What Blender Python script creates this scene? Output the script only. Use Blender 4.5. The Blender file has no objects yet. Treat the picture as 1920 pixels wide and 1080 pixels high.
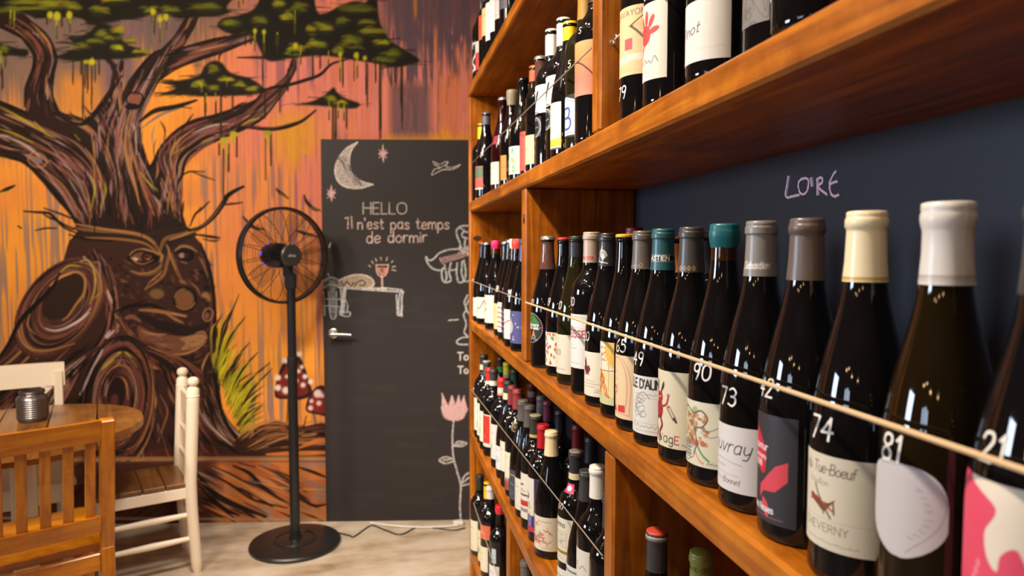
import bpy, math, random
import numpy as np

# ------------------------------------------------------------------ camera, world, lights, exposure
scene = bpy.context.scene
COL = scene.collection
CAM_H = 1.455
PITCH, YAW, FPX = math.radians(3.08), math.radians(10.63), 1300.0
cam_data = bpy.data.cameras.new('camera')
cam_data.sensor_width = 36.0
cam_data.lens = 36.0 * FPX / 1920.0
cam_data.clip_start = 0.02
cam_data.dof.use_dof = True
cam_data.dof.focus_distance = 1.06
cam_data.dof.aperture_fstop = 6.0
cam = bpy.data.objects.new('camera', cam_data)
COL.objects.link(cam)
cam.location = (0, 0, CAM_H)
cam.rotation_euler = (math.pi / 2 - PITCH, 0, -YAW)
scene.camera = cam

scene.view_settings.view_transform = 'Standard'
scene.view_settings.look = 'None'
scene.view_settings.gamma = 1.0
scene.view_settings.use_curve_mapping = False
scene.view_settings.exposure = 0.0

world = bpy.data.worlds.new('world')
scene.world = world
world.use_nodes = True
world.node_tree.nodes['Background'].inputs[0].default_value = (1.0, 0.86, 0.7, 1)
world.node_tree.nodes['Background'].inputs[1].default_value = 0.02

def lamp(name, kind, loc, power, color, aim=None, **kw):
    d = bpy.data.lights.new(name, kind)
    d.energy = power
    d.color = color
    for k, v in kw.items():
        setattr(d, k, v)
    o = bpy.data.objects.new(name, d)
    o.location = loc
    if aim is not None:
        from mathutils import Vector
        o.rotation_euler = (Vector(aim) - Vector(loc)).to_track_quat('-Z', 'Y').to_euler()
    COL.objects.link(o)
    return o

WARM = (1.0, 0.84, 0.65)
# spots on the ceiling track along the aisle
lamp('ceiling_spot', 'SPOT', (-0.55, 0.84, 2.85), 180, WARM, (0.42, 0.80, 1.15), spot_size=1.7, spot_blend=0.7, shadow_soft_size=0.04)
lamp('ceiling_spot', 'SPOT', (-0.62, -0.75, 2.85), 36, WARM, (0.42, 0.6, 1.2), spot_size=1.3, spot_blend=0.7, shadow_soft_size=0.04)
lamp('ceiling_spot', 'SPOT', (-0.60, 1.25, 2.85), 95, WARM, (0.40, 2.1, 1.1), spot_size=1.4, spot_blend=0.7, shadow_soft_size=0.04)
# spots that wash the painted wall and the tables
lamp('ceiling_spot', 'SPOT', (-1.35, 1.3, 2.85), 205, (1.0, 0.88, 0.72), (-0.7, 3.7, 1.65), spot_size=2.3, spot_blend=0.9, shadow_soft_size=0.22)
lamp('ceiling_spot', 'SPOT', (-0.25, 1.9, 2.85), 260, (1.0, 0.91, 0.80), (-0.10, 3.2, 0.0), spot_size=1.1, spot_blend=0.9, shadow_soft_size=0.2)
lamp('ceiling_spot', 'SPOT', (-2.2, 1.7, 2.85), 170, (1.0, 0.87, 0.70), (-1.6, 3.6, 0.8), spot_size=2.3, spot_blend=0.9, shadow_soft_size=0.2)
for p in ((-2.3, 0.1, 2.05), (-2.0, -0.6, 2.0), (-2.6, -0.3, 2.2), (-1.7, -1.3, 2.0)):
    lamp('pendant_bulb', 'POINT', p, 2.2, (1.0, 0.60, 0.28), shadow_soft_size=0.022)
for p in ((-0.90, 0.45, 2.82), (-0.94, 0.85, 2.82), (-0.98, -0.35, 2.82), (-1.02, -1.25, 2.82)):
    lamp('track_bulb', 'POINT', p, 2.5, (1.0, 0.84, 0.62), shadow_soft_size=0.025)
# daylight from the street, through panes in the far left wall
for dy, dz in ((-0.32, 0.0), (0.0, 0.05), (0.36, -0.02)):
    lamp('street_window', 'AREA', (-3.74, -0.75 + dy, 1.75 + dz), 5, (0.60, 0.78, 1.0), (0.3, -0.2 + dy, 1.3), shape='RECTANGLE', size=0.16, size_y=0.5)
lamp('street_window', 'AREA', (-3.74, 1.75, 1.75), 20, (0.64, 0.80, 1.0), (0.3, 1.0, 1.6), shape='RECTANGLE', size=1.1, size_y=0.75, spread=math.radians(75))
# ------------------------------------------------------------------ picture geometry (same numbers as the camera)
_cy, _sy = math.cos(YAW), math.sin(YAW)
C_F = np.array([_sy * math.cos(PITCH), _cy * math.cos(PITCH), -math.sin(PITCH)])
C_R = np.array([_cy, -_sy, 0.0])
C_U = np.cross(C_R, C_F)
EYE = np.array([0, 0, CAM_H])
def sight(x, y):
    return C_F + C_R * (x - 960) / FPX - C_U * (y - 540) / FPX
def on_x(x, y, X):
    v = sight(x, y); return EYE + v * X / v[0]
def on_y(x, y, Y):
    v = sight(x, y); return EYE + v * Y / v[1]
def on_z(x, y, Z):
    v = sight(x, y); return EYE + v * (Z - CAM_H) / v[2]
WALL_A = math.radians(8.75)
WN = np.array([math.sin(WALL_A), math.cos(WALL_A), 0.0])
WU = np.array([math.cos(WALL_A), -math.sin(WALL_A), 0.0])
WALL_D, DOOR_D = 3.706, 3.685
def wall_uv(pts, d):
    out = []
    for x, y in pts:
        v = sight(x, y); p = v * d / (v @ WN)
        out.append((p @ WU, p[2] + CAM_H))
    return np.array(out)

# ------------------------------------------------------------------ a small paint box (numpy)
def lin(c):
    c = np.asarray(c, float) / 255.0
    return np.where(c <= 0.04045, c / 12.92, ((c + 0.055) / 1.055) ** 2.4)

def smooth(pts, n=8, closed=False):
    p = np.asarray(pts, float)
    if len(p) < 3:
        return p
    if closed:
        p = np.vstack([p[-1], p, p[:2]])
    else:
        p = np.vstack([2 * p[0] - p[1], p, 2 * p[-1] - p[-2]])
    t = np.linspace(0, 1, n, endpoint=False)[:, None]
    out = []
    for i in range(1, len(p) - 2):
        a, b, c, d = p[i - 1], p[i], p[i + 1], p[i + 2]
        out.append(0.5 * ((2 * b) + (c - a) * t + (2 * a - 5 * b + 4 * c - d) * t ** 2 + (3 * b - a - 3 * c + d) * t ** 3))
    out = np.vstack(out)
    return out if closed else np.vstack([out, p[-2]])

FONT = {
 'A': (.8, "0,0 .4,1 .8,0;.16,.36 .64,.36"), 'B': (.62, "0,0 0,1;~0,1 .45,.97 .5,.72 .36,.54 0,.53;~0,.53 .5,.5 .6,.26 .48,.03 0,0"),
 'C': (.75, "~.75,.82 .5,1 .15,.88 0,.5 .15,.12 .5,0 .75,.18"), 'D': (.7, "0,0 0,1;~0,1 .4,.97 .68,.72 .68,.28 .4,.03 0,0"),
 'E': (.55, ".55,0 0,0 0,1 .55,1;0,.52 .45,.52"), 'F': (.52, "0,0 0,1 .52,1;0,.52 .42,.52"),
 'G': (.8, "~.75,.84 .5,1 .15,.88 0,.5 .15,.12 .5,0 .78,.16;.78,.1 .78,.46 .5,.46"), 'H': (.68, "0,0 0,1;.68,0 .68,1;0,.52 .68,.52"),
 'I': (.08, ".04,0 .04,1"), 'J': (.45, "~.42,1 .42,.3 .3,.02 .08,.02 0,.2"), 'K': (.65, "0,0 0,1;.6,1 0,.42;.2,.58 .65,0"),
 'L': (.5, "0,1 0,0 .5,0"), 'M': (.9, "0,0 .08,1 .45,.25 .82,1 .9,0"), 'N': (.7, "0,0 0,1 .7,0 .7,1"),
 'O': (.85, "~.42,1 .1,.86 0,.5 .1,.14 .42,0 .75,.14 .85,.5 .75,.86 .42,1"), 'P': (.58, "0,0 0,1;~0,1 .45,.96 .56,.74 .45,.5 0,.47"),
 'Q': (.85, "~.42,1 .1,.86 0,.5 .1,.14 .42,0 .75,.14 .85,.5 .75,.86 .42,1;.55,.25 .85,-.08"), 'R': (.62, "0,0 0,1;~0,1 .45,.96 .56,.75 .45,.53 0,.5;.28,.5 .62,0"),
 'S': (.58, "~.55,.86 .35,1 .08,.92 .05,.7 .3,.54 .54,.34 .5,.08 .25,0 0,.14"), 'T': (.7, "0,1 .7,1;.35,1 .35,0"),
 'U': (.68, "~0,1 0,.3 .14,.04 .34,0 .54,.04 .68,.3 .68,1"), 'V': (.7, "0,1 .35,0 .7,1"), 'W': (1.0, "0,1 .25,0 .5,.8 .75,0 1,1"),
 'X': (.65, "0,0 .65,1;0,1 .65,0"), 'Y': (.65, "0,1 .32,.5 .65,1;.32,.5 .32,0"), 'Z': (.62, "0,1 .62,1 0,0 .62,0"),
 'a': (.5, "~.46,.5 .25,.62 .02,.45 .03,.12 .24,0 .46,.16;.46,.6 .47,0"), 'b': (.5, "0,1 0,0;~0,.45 .25,.62 .48,.4 .46,.12 .22,0 0,.15"),
 'c': (.45, "~.44,.5 .24,.62 .02,.45 .02,.15 .24,0 .45,.12"), 'd': (.5, ".47,1 .47,0;~.46,.48 .24,.62 .02,.45 .03,.12 .25,0 .46,.16"),
 'e': (.48, "~.03,.32 .46,.36 .4,.58 .2,.62 .02,.42 .05,.1 .25,0 .46,.1"), 'f': (.35, "~.38,.94 .22,1 .14,.8 .14,0;0,.6 .34,.6"),
 'g': (.5, "~.46,.5 .24,.62 .02,.42 .05,.12 .25,.02 .46,.16;~.46,.6 .46,-.15 .3,-.32 .05,-.25"), 'h': (.48, "0,1 0,0;~0,.4 .22,.6 .44,.5 .46,.3 .46,0"),
 'i': (.06, ".03,.6 .03,0;.03,.8 .03,.84"), 'j': (.2, "~.16,.6 .16,-.15 .05,-.3 -.1,-.25;.16,.8 .16,.84"), 'k': (.45, "0,1 0,0;.4,.6 0,.25;.15,.36 .45,0"),
 'l': (.06, ".03,1 .03,0"), 'm': (.75, "0,.6 0,0;~0,.4 .18,.6 .34,.5 .36,.3 .36,0;~.36,.4 .55,.6 .72,.5 .74,.3 .74,0"), 'n': (.46, "0,.6 0,0;~0,.4 .22,.6 .42,.5 .45,.3 .45,0"),
 'o': (.5, "~.25,.62 .02,.45 .02,.15 .25,0 .48,.15 .48,.45 .25,.62"), 'p': (.5, "0,.6 0,-.35;~0,.45 .25,.62 .48,.4 .46,.12 .22,0 0,.15"),
 'q': (.5, ".47,.6 .47,-.35;~.46,.48 .24,.62 .02,.45 .03,.12 .25,0 .46,.16"), 'r': (.34, "0,.6 0,0;~0,.38 .15,.58 .34,.58"),
 's': (.42, "~.4,.52 .2,.62 .03,.5 .2,.32 .4,.18 .3,.01 0,.08"), 't': (.34, "~.14,.9 .14,.15 .2,.01 .34,.05;0,.6 .32,.6"),
 'u': (.46, "~0,.6 0,.2 .12,.01 .3,.02 .45,.2;.45,.6 .46,0"), 'v': (.46, "0,.6 .22,0 .46,.6"), 'w': (.7, "0,.6 .17,0 .35,.5 .53,0 .7,.6"),
 'x': (.45, "0,0 .45,.6;0,.6 .45,0"), 'y': (.48, "~0,.6 .04,.2 .2,.05 .44,.2;~.48,.6 .46,-.05 .35,-.3 .1,-.3"), 'z': (.44, "0,.6 .44,.6 0,0 .44,0"),
 '0': (.55, "~.27,1 .03,.78 .03,.22 .27,0 .52,.22 .52,.78 .27,1"), '1': (.2, "0,.8 .15,1 .15,0"), '2': (.55, "~0,.78 .12,.98 .4,.98 .5,.75 .35,.45 0,0;0,0 .55,0"),
 '3': (.52, "~.02,.9 .28,1 .48,.8 .4,.58 .18,.53;~.18,.53 .45,.46 .5,.2 .3,0 0,.1"), '4': (.58, ".4,0 .42,1 0,.35 .58,.38"), '5': (.55, ".5,1 .08,1 .06,.58;~.06,.58 .32,.64 .52,.42 .46,.1 .2,0 0,.1"),
 '6': (.52, "~.42,1 .12,.7 .02,.3 .15,.02 .42,.05 .5,.3 .32,.5 .06,.36"), '7': (.52, "0,1 .52,1 .18,0"), '8': (.52, "~.26,.52 .05,.68 .08,.92 .27,1 .46,.92 .48,.68 .26,.52 .02,.3 .06,.06 .27,0 .48,.06 .5,.3 .26,.52"),
 '9': (.52, "~.48,.65 .3,.5 .06,.6 .05,.88 .26,1 .46,.88 .48,.65 .42,.3 .3,0"), "'": (.08, ".04,1 .04,.8"), '-': (.35, "0,.4 .35,.4"), '.': (.05, ".02,0 .02,.04"), ' ': (.35, "")}
_GL = {}
def glyph(ch):
    if ch not in _GL:
        w, s = FONT.get(ch, (.35, ''))
        strokes = []
        for part in s.split(';'):
            if not part: continue
            cur = part[0] == '~'
            pts = [tuple(map(float, q.split(','))) for q in part.lstrip('~').split()]
            strokes.append(smooth(pts, 5) if cur else np.array(pts))
        _GL[ch] = (w, strokes)
    return _GL[ch]
def text_strokes(s, x, y, h, slant=0.0, gap=.2, wob=0.0, rise=0.0, squeeze=1.0, rng=None):
    """polylines of a line of lettering that starts at x, y (baseline) with capitals of height h"""
    out, cx = [], 0.0
    for k, ch in enumerate(s):
        w, st = glyph(ch)
        dy = rng.uniform(-wob, wob) if rng else 0
        for p in st:
            q = np.array(p) + (0, dy)
            out.append(np.stack([x + (cx + q[:, 0] + slant * q[:, 1]) * h * squeeze, y + (q[:, 1] + rise * (cx + q[:, 0])) * h], 1))
        cx += w + gap
    return out, cx * h * squeeze

class Canvas:
    def __init__(s, u0, v0, w, h, res, bg=(255, 255, 255), tf=None, unit=1.0, seed=1):
        s.u0, s.v0, s.res, s.tf, s.unit = u0, v0, res, tf, unit
        s.nx, s.ny = int(round(w / res)) + 1, int(round(h / res)) + 1
        s.a = np.empty((s.ny, s.nx, 3)); s.a[:] = np.asarray(bg, float)
        s.grain = np.random.RandomState(seed).rand(s.ny, s.nx)
    def _p(s, pts):
        p = np.asarray(pts, float).reshape(-1, 2)
        if s.tf: p = s.tf(p)
        return (p - (s.u0, s.v0)) / s.res
    def _blend(s, x0, y0, cov, col, alpha, chalk):
        h, w = cov.shape
        if chalk:
            cov = cov * np.clip((s.grain[y0:y0 + h, x0:x0 + w] - chalk) * 3 + 1.05, .15, 1)
        k = (cov * alpha)[:, :, None]
        win = s.a[y0:y0 + h, x0:x0 + w]
        win[:] = win * (1 - k) + np.asarray(col, float) * k
    def line(s, pts, w, col, alpha=1.0, curve=False, taper=0.0, chalk=0.0, closed=False, soft=1.0):
        if curve: pts = smooth(pts, 7, closed)
        q = s._p(pts)
        if closed and not curve: q = np.vstack([q, q[:1]])
        if len(q) == 1: q = np.vstack([q, q + .01])
        n = len(q)
        ww = np.full(n, w * s.unit / s.res / 2)
        if taper:
            t = np.linspace(0, 1, n)
            ww = ww * (1 - taper + taper * np.sin(np.pi * np.clip(t, .02, .98)))
        m = ww.max() + 2 + soft
        x0, y0 = np.maximum(np.floor(q.min(0) - m).astype(int), 0)
        x1, y1 = np.minimum(np.ceil(q.max(0) + m).astype(int) + 1, (s.nx, s.ny))
        if x1 <= x0 or y1 <= y0: return
        cov = np.zeros((y1 - y0, x1 - x0))
        for i in range(n - 1):
            a, b = q[i], q[i + 1]
            mm = max(ww[i], ww[i + 1]) + 1 + soft
            ax0, ay0 = np.maximum(np.floor(np.minimum(a, b) - mm).astype(int), (x0, y0))
            ax1, ay1 = np.minimum(np.ceil(np.maximum(a, b) + mm).astype(int) + 1, (x1, y1))
            if ax1 <= ax0 or ay1 <= ay0: continue
            X = np.arange(ax0, ax1)[None, :]; Y = np.arange(ay0, ay1)[:, None]
            d = b - a; L = d @ d + 1e-9
            t = np.clip(((X - a[0]) * d[0] + (Y - a[1]) * d[1]) / L, 0, 1)
            dist = np.hypot(X - a[0] - t * d[0], Y - a[1] - t * d[1])
            c = np.clip((ww[i] + (ww[i + 1] - ww[i]) * t - dist) / soft + .5, 0, 1)
            thin = np.minimum(1.0, 2 * np.maximum(ww[i], .12) + .3)
            win = cov[ay0 - y0:ay1 - y0, ax0 - x0:ax1 - x0]
            np.maximum(win, c * thin, out=win)
        s._blend(x0, y0, cov, col, alpha, chalk)
    def poly(s, pts, col, alpha=1.0, curve=False, chalk=0.0, soft=0):
        if curve: pts = smooth(pts, 7, True)
        q = s._p(pts)
        pad = 1 + soft * 2
        x0, y0 = np.maximum(np.floor(q.min(0)).astype(int) - pad, 0)
        x1, y1 = np.minimum(np.ceil(q.max(0)).astype(int) + 1 + pad, (s.nx, s.ny))
        if x1 <= x0 or y1 <= y0: return
        cov = np.zeros((y1 - y0, x1 - x0))
        xe = np.arange(x0, x1)
        for sub in (-.33, 0, .33):
            Y = np.arange(y0, y1) + sub
            acc = np.zeros((y1 - y0, x1 - x0))
            for i in range(len(q)):
                a, b = q[i], q[(i + 1) % len(q)]
                if a[1] == b[1]: continue
                lo, hi = min(a[1], b[1]), max(a[1], b[1])
                r = np.where((Y >= lo) & (Y < hi))[0]
                if len(r) == 0: continue
                xi = a[0] + (Y[r] - a[1]) * (b[0] - a[0]) / (b[1] - a[1])
                sg = 1.0 if b[1] > a[1] else -1.0
                acc[r] += sg * np.clip(xe[None, :] - xi[:, None] + .5, 0, 1)
            cov += np.clip(np.abs(acc), 0, 1) / 3
        for _ in range(soft):
            cov = (np.roll(cov, 1, 0) + np.roll(cov, -1, 0) + np.roll(cov, 1, 1) + np.roll(cov, -1, 1) + cov) / 5
        s._blend(x0, y0, cov, col, alpha, chalk)
    def ell(s, cx, cy, rx, ry, col, alpha=1.0, rot=0.0, soft=0, line=0, chalk=0, a0=0, a1=360):
        t = np.radians(np.linspace(a0, a1, 41 if line else 40, endpoint=bool(line)))
        c, sn = math.cos(math.radians(rot)), math.sin(math.radians(rot))
        x, y = rx * np.cos(t), ry * np.sin(t)
        p = np.stack([cx + x * c - y * sn, cy + x * sn + y * c], 1)
        if line: s.line(p, line, col, alpha, chalk=chalk)
        else: s.poly(p, col, alpha, soft=soft, chalk=chalk)
    def text(s, txt, x, y, h, w, col, chalk=0.0, alpha=1.0, **kw):
        st, L = text_strokes(txt, x, y, h, **kw)
        for p in st: s.line(p, w, col, alpha, chalk=chalk)
        return L
# ------------------------------------------------------------------ the painted wall
def paint_mural():
    R = np.random.RandomState(11)
    M_PX = 0.00287
    U0, V0, UW, VH, RES = -3.15, 0.0, 3.75, 3.0, 0.005
    c = Canvas(U0, V0, UW, VH, RES, tf=lambda p: wall_uv(p, WALL_D), unit=M_PX, seed=3)
    # picture coordinates of every cell (near enough linear on this wall)
    g = wall_uv([(0, 0), (900, 0), (0, 960), (900, 960)], WALL_D)
    uu = U0 + np.arange(c.nx) * RES; vv = V0 + np.arange(c.ny) * RES
    PX = (uu - g[0, 0]) / (g[1, 0] - g[0, 0]) * 900
    PY = (vv - g[0, 1]) / (g[2, 1] - g[0, 1]) * 960
    X, Y = np.meshgrid(PX, PY)
    def noise1(n, k, seed):
        r = np.random.RandomState(seed).rand(n + 2 * k)
        return np.convolve(r, np.ones(k) / k, 'same')[k:-k]
    def noise2(sx, sy, seed):
        r = np.random.RandomState(seed).rand(int(c.ny / sy) + 3, int(c.nx / sx) + 3)
        yi = np.arange(c.ny) / sy; xi = np.arange(c.nx) / sx
        y0 = yi.astype(int); x0 = xi.astype(int); fy = (yi - y0)[:, None]; fx = (xi - x0)[None, :]
        fy = fy * fy * (3 - 2 * fy); fx = fx * fx * (3 - 2 * fx)
        return (r[y0][:, x0] * (1 - fx) + r[y0][:, x0 + 1] * fx) * (1 - fy) + (r[y0 + 1][:, x0] * (1 - fx) + r[y0 + 1][:, x0 + 1] * fx) * fy
    def mix(mask, col):
        k = np.clip(mask, 0, 1)[:, :, None]
        c.a[:] = c.a * (1 - k) + np.asarray(col, float) * k
    sm = lambda v, a, b: np.clip((v - a) / (b - a), 0, 1)
    n_big = noise2(60, 60, 1); n_mid = noise2(22, 30, 2); n_str = noise2(2.2, 45, 4); n_str2 = noise2(3.5, 70, 5); n_fine = noise2(2, 9, 6); n_wash = noise2(40, 25, 7)
    c.a[:] = (218, 134, 54)
    mix(sm(n_wash, .3, .8) * .7, (236, 152, 46))
    mix(sm(X, 330, 470) * sm(520 + 60 * n_mid - Y, 0, 120) * (.7 + .45 * n_str), (216, 120, 104))            # pink veil upper right
    mix(sm(n_mid, .5, .75) * sm(X, 420, 560) * sm(420 - Y, 0, 100) * .5, (222, 132, 120))
    mix(sm(n_big + .25 * n_mid, .62, .8) * sm(Y, 180, 330) * sm(X, 380, 480) * .8, (226, 140, 60))
    # grey violet drips running down
    mix(sm(n_str + .6 * n_str2, .95, 1.2) * sm(n_big, .35, .6) * sm(Y, 200, 320) * .75, (132, 108, 104))
    mix(sm(n_str2, .62, .8) * sm(X, 400, 520) * sm(n_mid, .35, .55) * .75, (140, 88, 100))
    mix(sm(140 - np.abs(X - 60), 0, 60) * sm(Y, 370, 420) * sm(720 - Y, 0, 60) * sm(n_str, .42, .62) * .6, (124, 112, 104))
    mix(sm(110 - np.abs(X - 520), 0, 60) * sm(Y, 560, 640) * sm(820 - Y, 0, 60) * sm(n_str, .42, .6) * .7, (136, 112, 98))
    # grey evening sky at the top
    top = 150 - .12 * X + 80 * (n_mid - .5) + 70 * (n_str - .5)
    mix(sm(top - Y, -10, 50) * sm(520 - X, 0, 160), (104, 84, 80))
    mix(sm(235 + 60 * (n_str - .5) - Y, 0, 90) * sm(140 - np.abs(X - 75), 0, 60) * .9, (112, 90, 82))
    mix(sm(210 - Y, 0, 60) * sm(60 - np.abs(X - 215), 0, 40), (112, 86, 88))
    mix(sm(50 - np.abs(X - 140), 0, 30) * sm(Y, 120, 150) * sm(225 - Y, 0, 40), (196, 124, 50))
    # violet corner upper right with pink and ochre runs
    edge = 190 + 150 * (n_str - .5) + 120 * (n_mid - .5) - .5 * np.abs(X - 800)
    mix(sm(edge - Y, -15, 25) * sm(X, 690, 730), (92, 70, 80))
    mix(sm(40 - np.abs(X - 790), 0, 14) * sm(Y - 180 + 60 * n_str, 0, 20) * sm(250 - Y, 0, 15) * .9, (104, 78, 82))
    mix(sm(n_str, .6, .72) * sm(X, 700, 730) * sm(Y, 10 + 0 * X, 60) * sm(n_mid, .4, .6) * .85, (196, 112, 100))
    mix(sm(n_str2, .62, .74) * sm(X, 730, 780) * sm(n_mid, .45, .6) * .8, (196, 118, 44))
    mix(sm(X, 805, 830) * sm(Y - 100 + 90 * (n_str - .5), 0, 30) * (.5 + .5 * n_str2), (212, 118, 74))
    mix(sm(18 - np.abs(Y - 250 + 30 * (n_fine - .5)), 0, 8) * sm(X, 705, 725) * sm(n_mid, .35, .5), (226, 150, 40))
    mix(sm(n_fine * .5 + n_big, .85, 1.0) * sm(60 - np.abs(X - 545), 0, 40) * sm(70 - np.abs(Y - 255), 0, 40), (214, 146, 48))
    mix(sm(n_str2, .5, .62) * sm(X, 560, 640) * sm(260 - Y, 0, 40) * sm(Y, 60, 120) * .8, (224, 132, 122))
    mix(sm(n_fine * .55 + n_str * .55, .62, .8) * sm(X, 700, 740) * sm(Y - 30 - 60 * n_mid, 0, 20) * sm(260 - Y, 0, 30) * .8, (222, 126, 104))
    mix(sm(45 - np.abs(X - 765), 0, 14) * sm(60 - np.abs(Y - 195), 0, 20) * .8, (98, 74, 82))
    mix(.35 * n_fine * sm(n_str, .4, .7), (170, 100, 70))

    DK, BL, BR, RD = (38, 21, 16), (17, 10, 8), (92, 52, 40), (118, 64, 54)
    MV, TAN, YG, LT, GY = (142, 104, 100), (160, 112, 66), (168, 152, 26), (186, 160, 150), (120, 98, 96)
    BARK = [BR, RD, RD, (126, 74, 62), MV, MV, DK, BL, BL, BL, TAN, (104, 60, 46), (150, 116, 108)]
    def rs(p, n=36):
        p = smooth(p, 8); d = np.r_[0, np.cumsum(np.hypot(*np.diff(p, axis=0).T))]
        t = np.linspace(0, d[-1], n); return np.stack([np.interp(t, d, p[:, 0]), np.interp(t, d, p[:, 1])], 1)
    def flow(A, B, n, cols=BARK, w=(1.6, 6.0), ln=(.12, .45), alpha=(.6, 1.0), jit=4.0):
        A, B = rs(A), rs(B)
        for _ in range(n):
            t = R.rand(); L = R.uniform(*ln); a = R.uniform(0, 1 - L)
            i0, i1 = int(a * 35), max(int((a + L) * 35), int(a * 35) + 3)
            t2 = np.clip(t + R.uniform(-.12, .12), 0, 1)
            tt = np.linspace(t, t2, i1 - i0)[:, None]
            p = A[i0:i1] * (1 - tt) + B[i0:i1] * tt + R.uniform(-jit, jit, 2)
            p[:, 0] += np.sin(np.linspace(0, R.uniform(2, 7), len(p)) + R.uniform(0, 6)) * R.uniform(0, 2.5)
            c.line(p, R.uniform(*w), cols[R.randint(len(cols))], R.uniform(*alpha), taper=.65)
    def ink(p, w, col=BL, alpha=.95, taper=.6): c.line(p, w, col, alpha, curve=True, taper=taper)

    # ---- branches and trunk
    c.poly([(-30, 178), (20, 196), (48, 208), (46, 165), (60, 130), (62, 104), (40, 72), (-10, 48), (-10, 18), (45, 26), (84, 62), (104, 100), (99, 140), (99, 178), (112, 208), (155, 228), (178, 205), (204, 168), (213, 142), (206, 122), (194, 110), (206, 109), (219, 122), (228, 111), (233, 116), (229, 150), (231, 172), (240, 152),
            (258, 128), (284, 102), (302, 92), (326, 68), (346, 34), (356, -8), (388, -8), (366, 50), (344, 88), (400, 72), (450, 64), (520, 40), (560, 38), (520, 62), (470, 76), (420, 96), (370, 112), (320, 132), (296, 156), (284, 180), (268, 212), (261, 240), (268, 276), (280, 312),
            (300, 278), (326, 248), (362, 226), (402, 216), (440, 208), (470, 194), (510, 168), (536, 142), (547, 110), (556, 110), (556, 130), (541, 160), (520, 186), (486, 226), (442, 250), (402, 264), (362, 284), (346, 302), (342, 330), (331, 352), (336, 384), (350, 430),
            (250, 450), (148, 436), (132, 404), (104, 366), (74, 330), (40, 304), (-30, 286)], DK)
    for s0, s1, n in (
        ([(-25, 180), (45, 214), (95, 238), (150, 266), (190, 310), (200, 360), (190, 428)], [(-25, 284), (40, 300), (76, 330), (106, 366), (136, 402), (160, 432)], 130),
        ([(48, 214), (50, 165), (64, 128), (66, 100), (40, 66), (-8, 40)], [(112, 220), (97, 180), (99, 140), (103, 104), (84, 66), (36, 26)], 55),
        ([(100, 220), (150, 240), (190, 280), (212, 340), (216, 425)], [(222, 170), (232, 200), (238, 260), (240, 340), (250, 428)], 90),
        ([(208, 118), (214, 146), (206, 190), (186, 230), (178, 250)], [(229, 118), (228, 155), (224, 200), (216, 240), (210, 270)], 30),
        ([(262, 135), (248, 170), (226, 220), (218, 300), (232, 430)], [(350, 60), (296, 150), (266, 215), (266, 280), (330, 430)], 120),
        ([(300, 100), (360, 92), (420, 78), (500, 50)], [(300, 145), (360, 112), (420, 94), (520, 60)], 40),
        ([(300, 100), (330, 70), (350, 34), (360, -6)], [(330, 100), (352, 72), (370, 34), (386, -6)], 18),
        ([(340, 420), (322, 350), (300, 290), (340, 246), (400, 222), (470, 196), (540, 140)], [(336, 400), (338, 330), (352, 296), (402, 262), (450, 246), (510, 196), (550, 140)], 90),
        ([(285, 320), (300, 350), (320, 390), (335, 425)], [(342, 320), (332, 350), (336, 390), (345, 425)], 24)):
        flow(s0, s1, n)
    for p, w in (([(-20, 290), (40, 302), (75, 332), (105, 368), (135, 404), (152, 436)], 7), ([(-20, 182), (25, 202), (50, 212)], 6), ([(100, 212), (130, 228), (158, 232), (185, 205), (212, 168), (228, 142)], 6), ([(46, 200), (48, 165), (62, 128), (64, 104), (42, 72), (0, 50)], 5),
                 ([(110, 212), (98, 178), (100, 140), (105, 104), (86, 64), (50, 34)], 5), ([(262, 238), (268, 276), (282, 314), (300, 278), (330, 246), (364, 226), (404, 216), (472, 192), (512, 166), (538, 140), (548, 112)], 5), ([(350, 428), (336, 384), (331, 352), (342, 326), (348, 300), (366, 282), (404, 264), (484, 228), (522, 186), (544, 158)], 5),
                 ([(244, 165), (262, 128), (286, 102), (304, 92)], 5), ([(300, 150), (340, 124), (420, 96), (474, 74), (530, 58)], 5), ([(318, 96), (400, 74), (460, 64)], 4), ([(230, 270), (232, 330), (246, 390), (262, 428)], 4), ([(190, 250), (214, 300), (222, 360), (218, 420)], 4), ([(268, 330), (286, 360), (318, 392), (338, 424)], 5)):
        ink(p, w)
    for p in ([(0, 200), (40, 222), (78, 246)], [(0, 242), (30, 252), (62, 268)], [(64, 228), (86, 250), (104, 258)], [(140, 252), (150, 264)], [(262, 322), (276, 340), (296, 358)], [(238, 236), (242, 256)], [(170, 330), (178, 350), (172, 390)], [(196, 340), (198, 360), (188, 394)], [(-10, 292), (16, 298)], [(444, 240), (470, 226), (486, 222)], [(380, 266), (400, 258)], [(320, 290), (346, 276)]):
        c.line(p, 3.4, YG, .85, curve=True, taper=.6)
    for p in ([(0, 252), (36, 266), (64, 284), (78, 300)], [(248, 230), (254, 250), (256, 290)], [(360, 250), (396, 236), (430, 232)], [(370, 280), (400, 266)], [(286, 232), (320, 212)], [(90, 270), (110, 290)]):
        c.line(p, 5, LT, .75, curve=True, taper=.8)
    for p in ([(205, 240), (202, 280), (212, 316)], [(244, 212), (228, 250), (222, 330)], [(300, 330), (318, 366), (328, 410)], [(150, 400), (120, 350), (86, 320)], [(250, 420), (244, 400)], [(232, 380), (236, 425)]):
        c.line(p, 2.6, TAN, .9, curve=True, taper=.6)
    c.ell(70, 300, 18, 13, TAN, .8, 20, line=3); c.ell(70, 300, 9, 7, GY, .9, 20)
    c.ell(253, 186, 12, 9, (128, 74, 52)); c.ell(248, 200, 14, 6, BL); c.ell(253, 186, 16, 13, BL, line=3)
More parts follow.
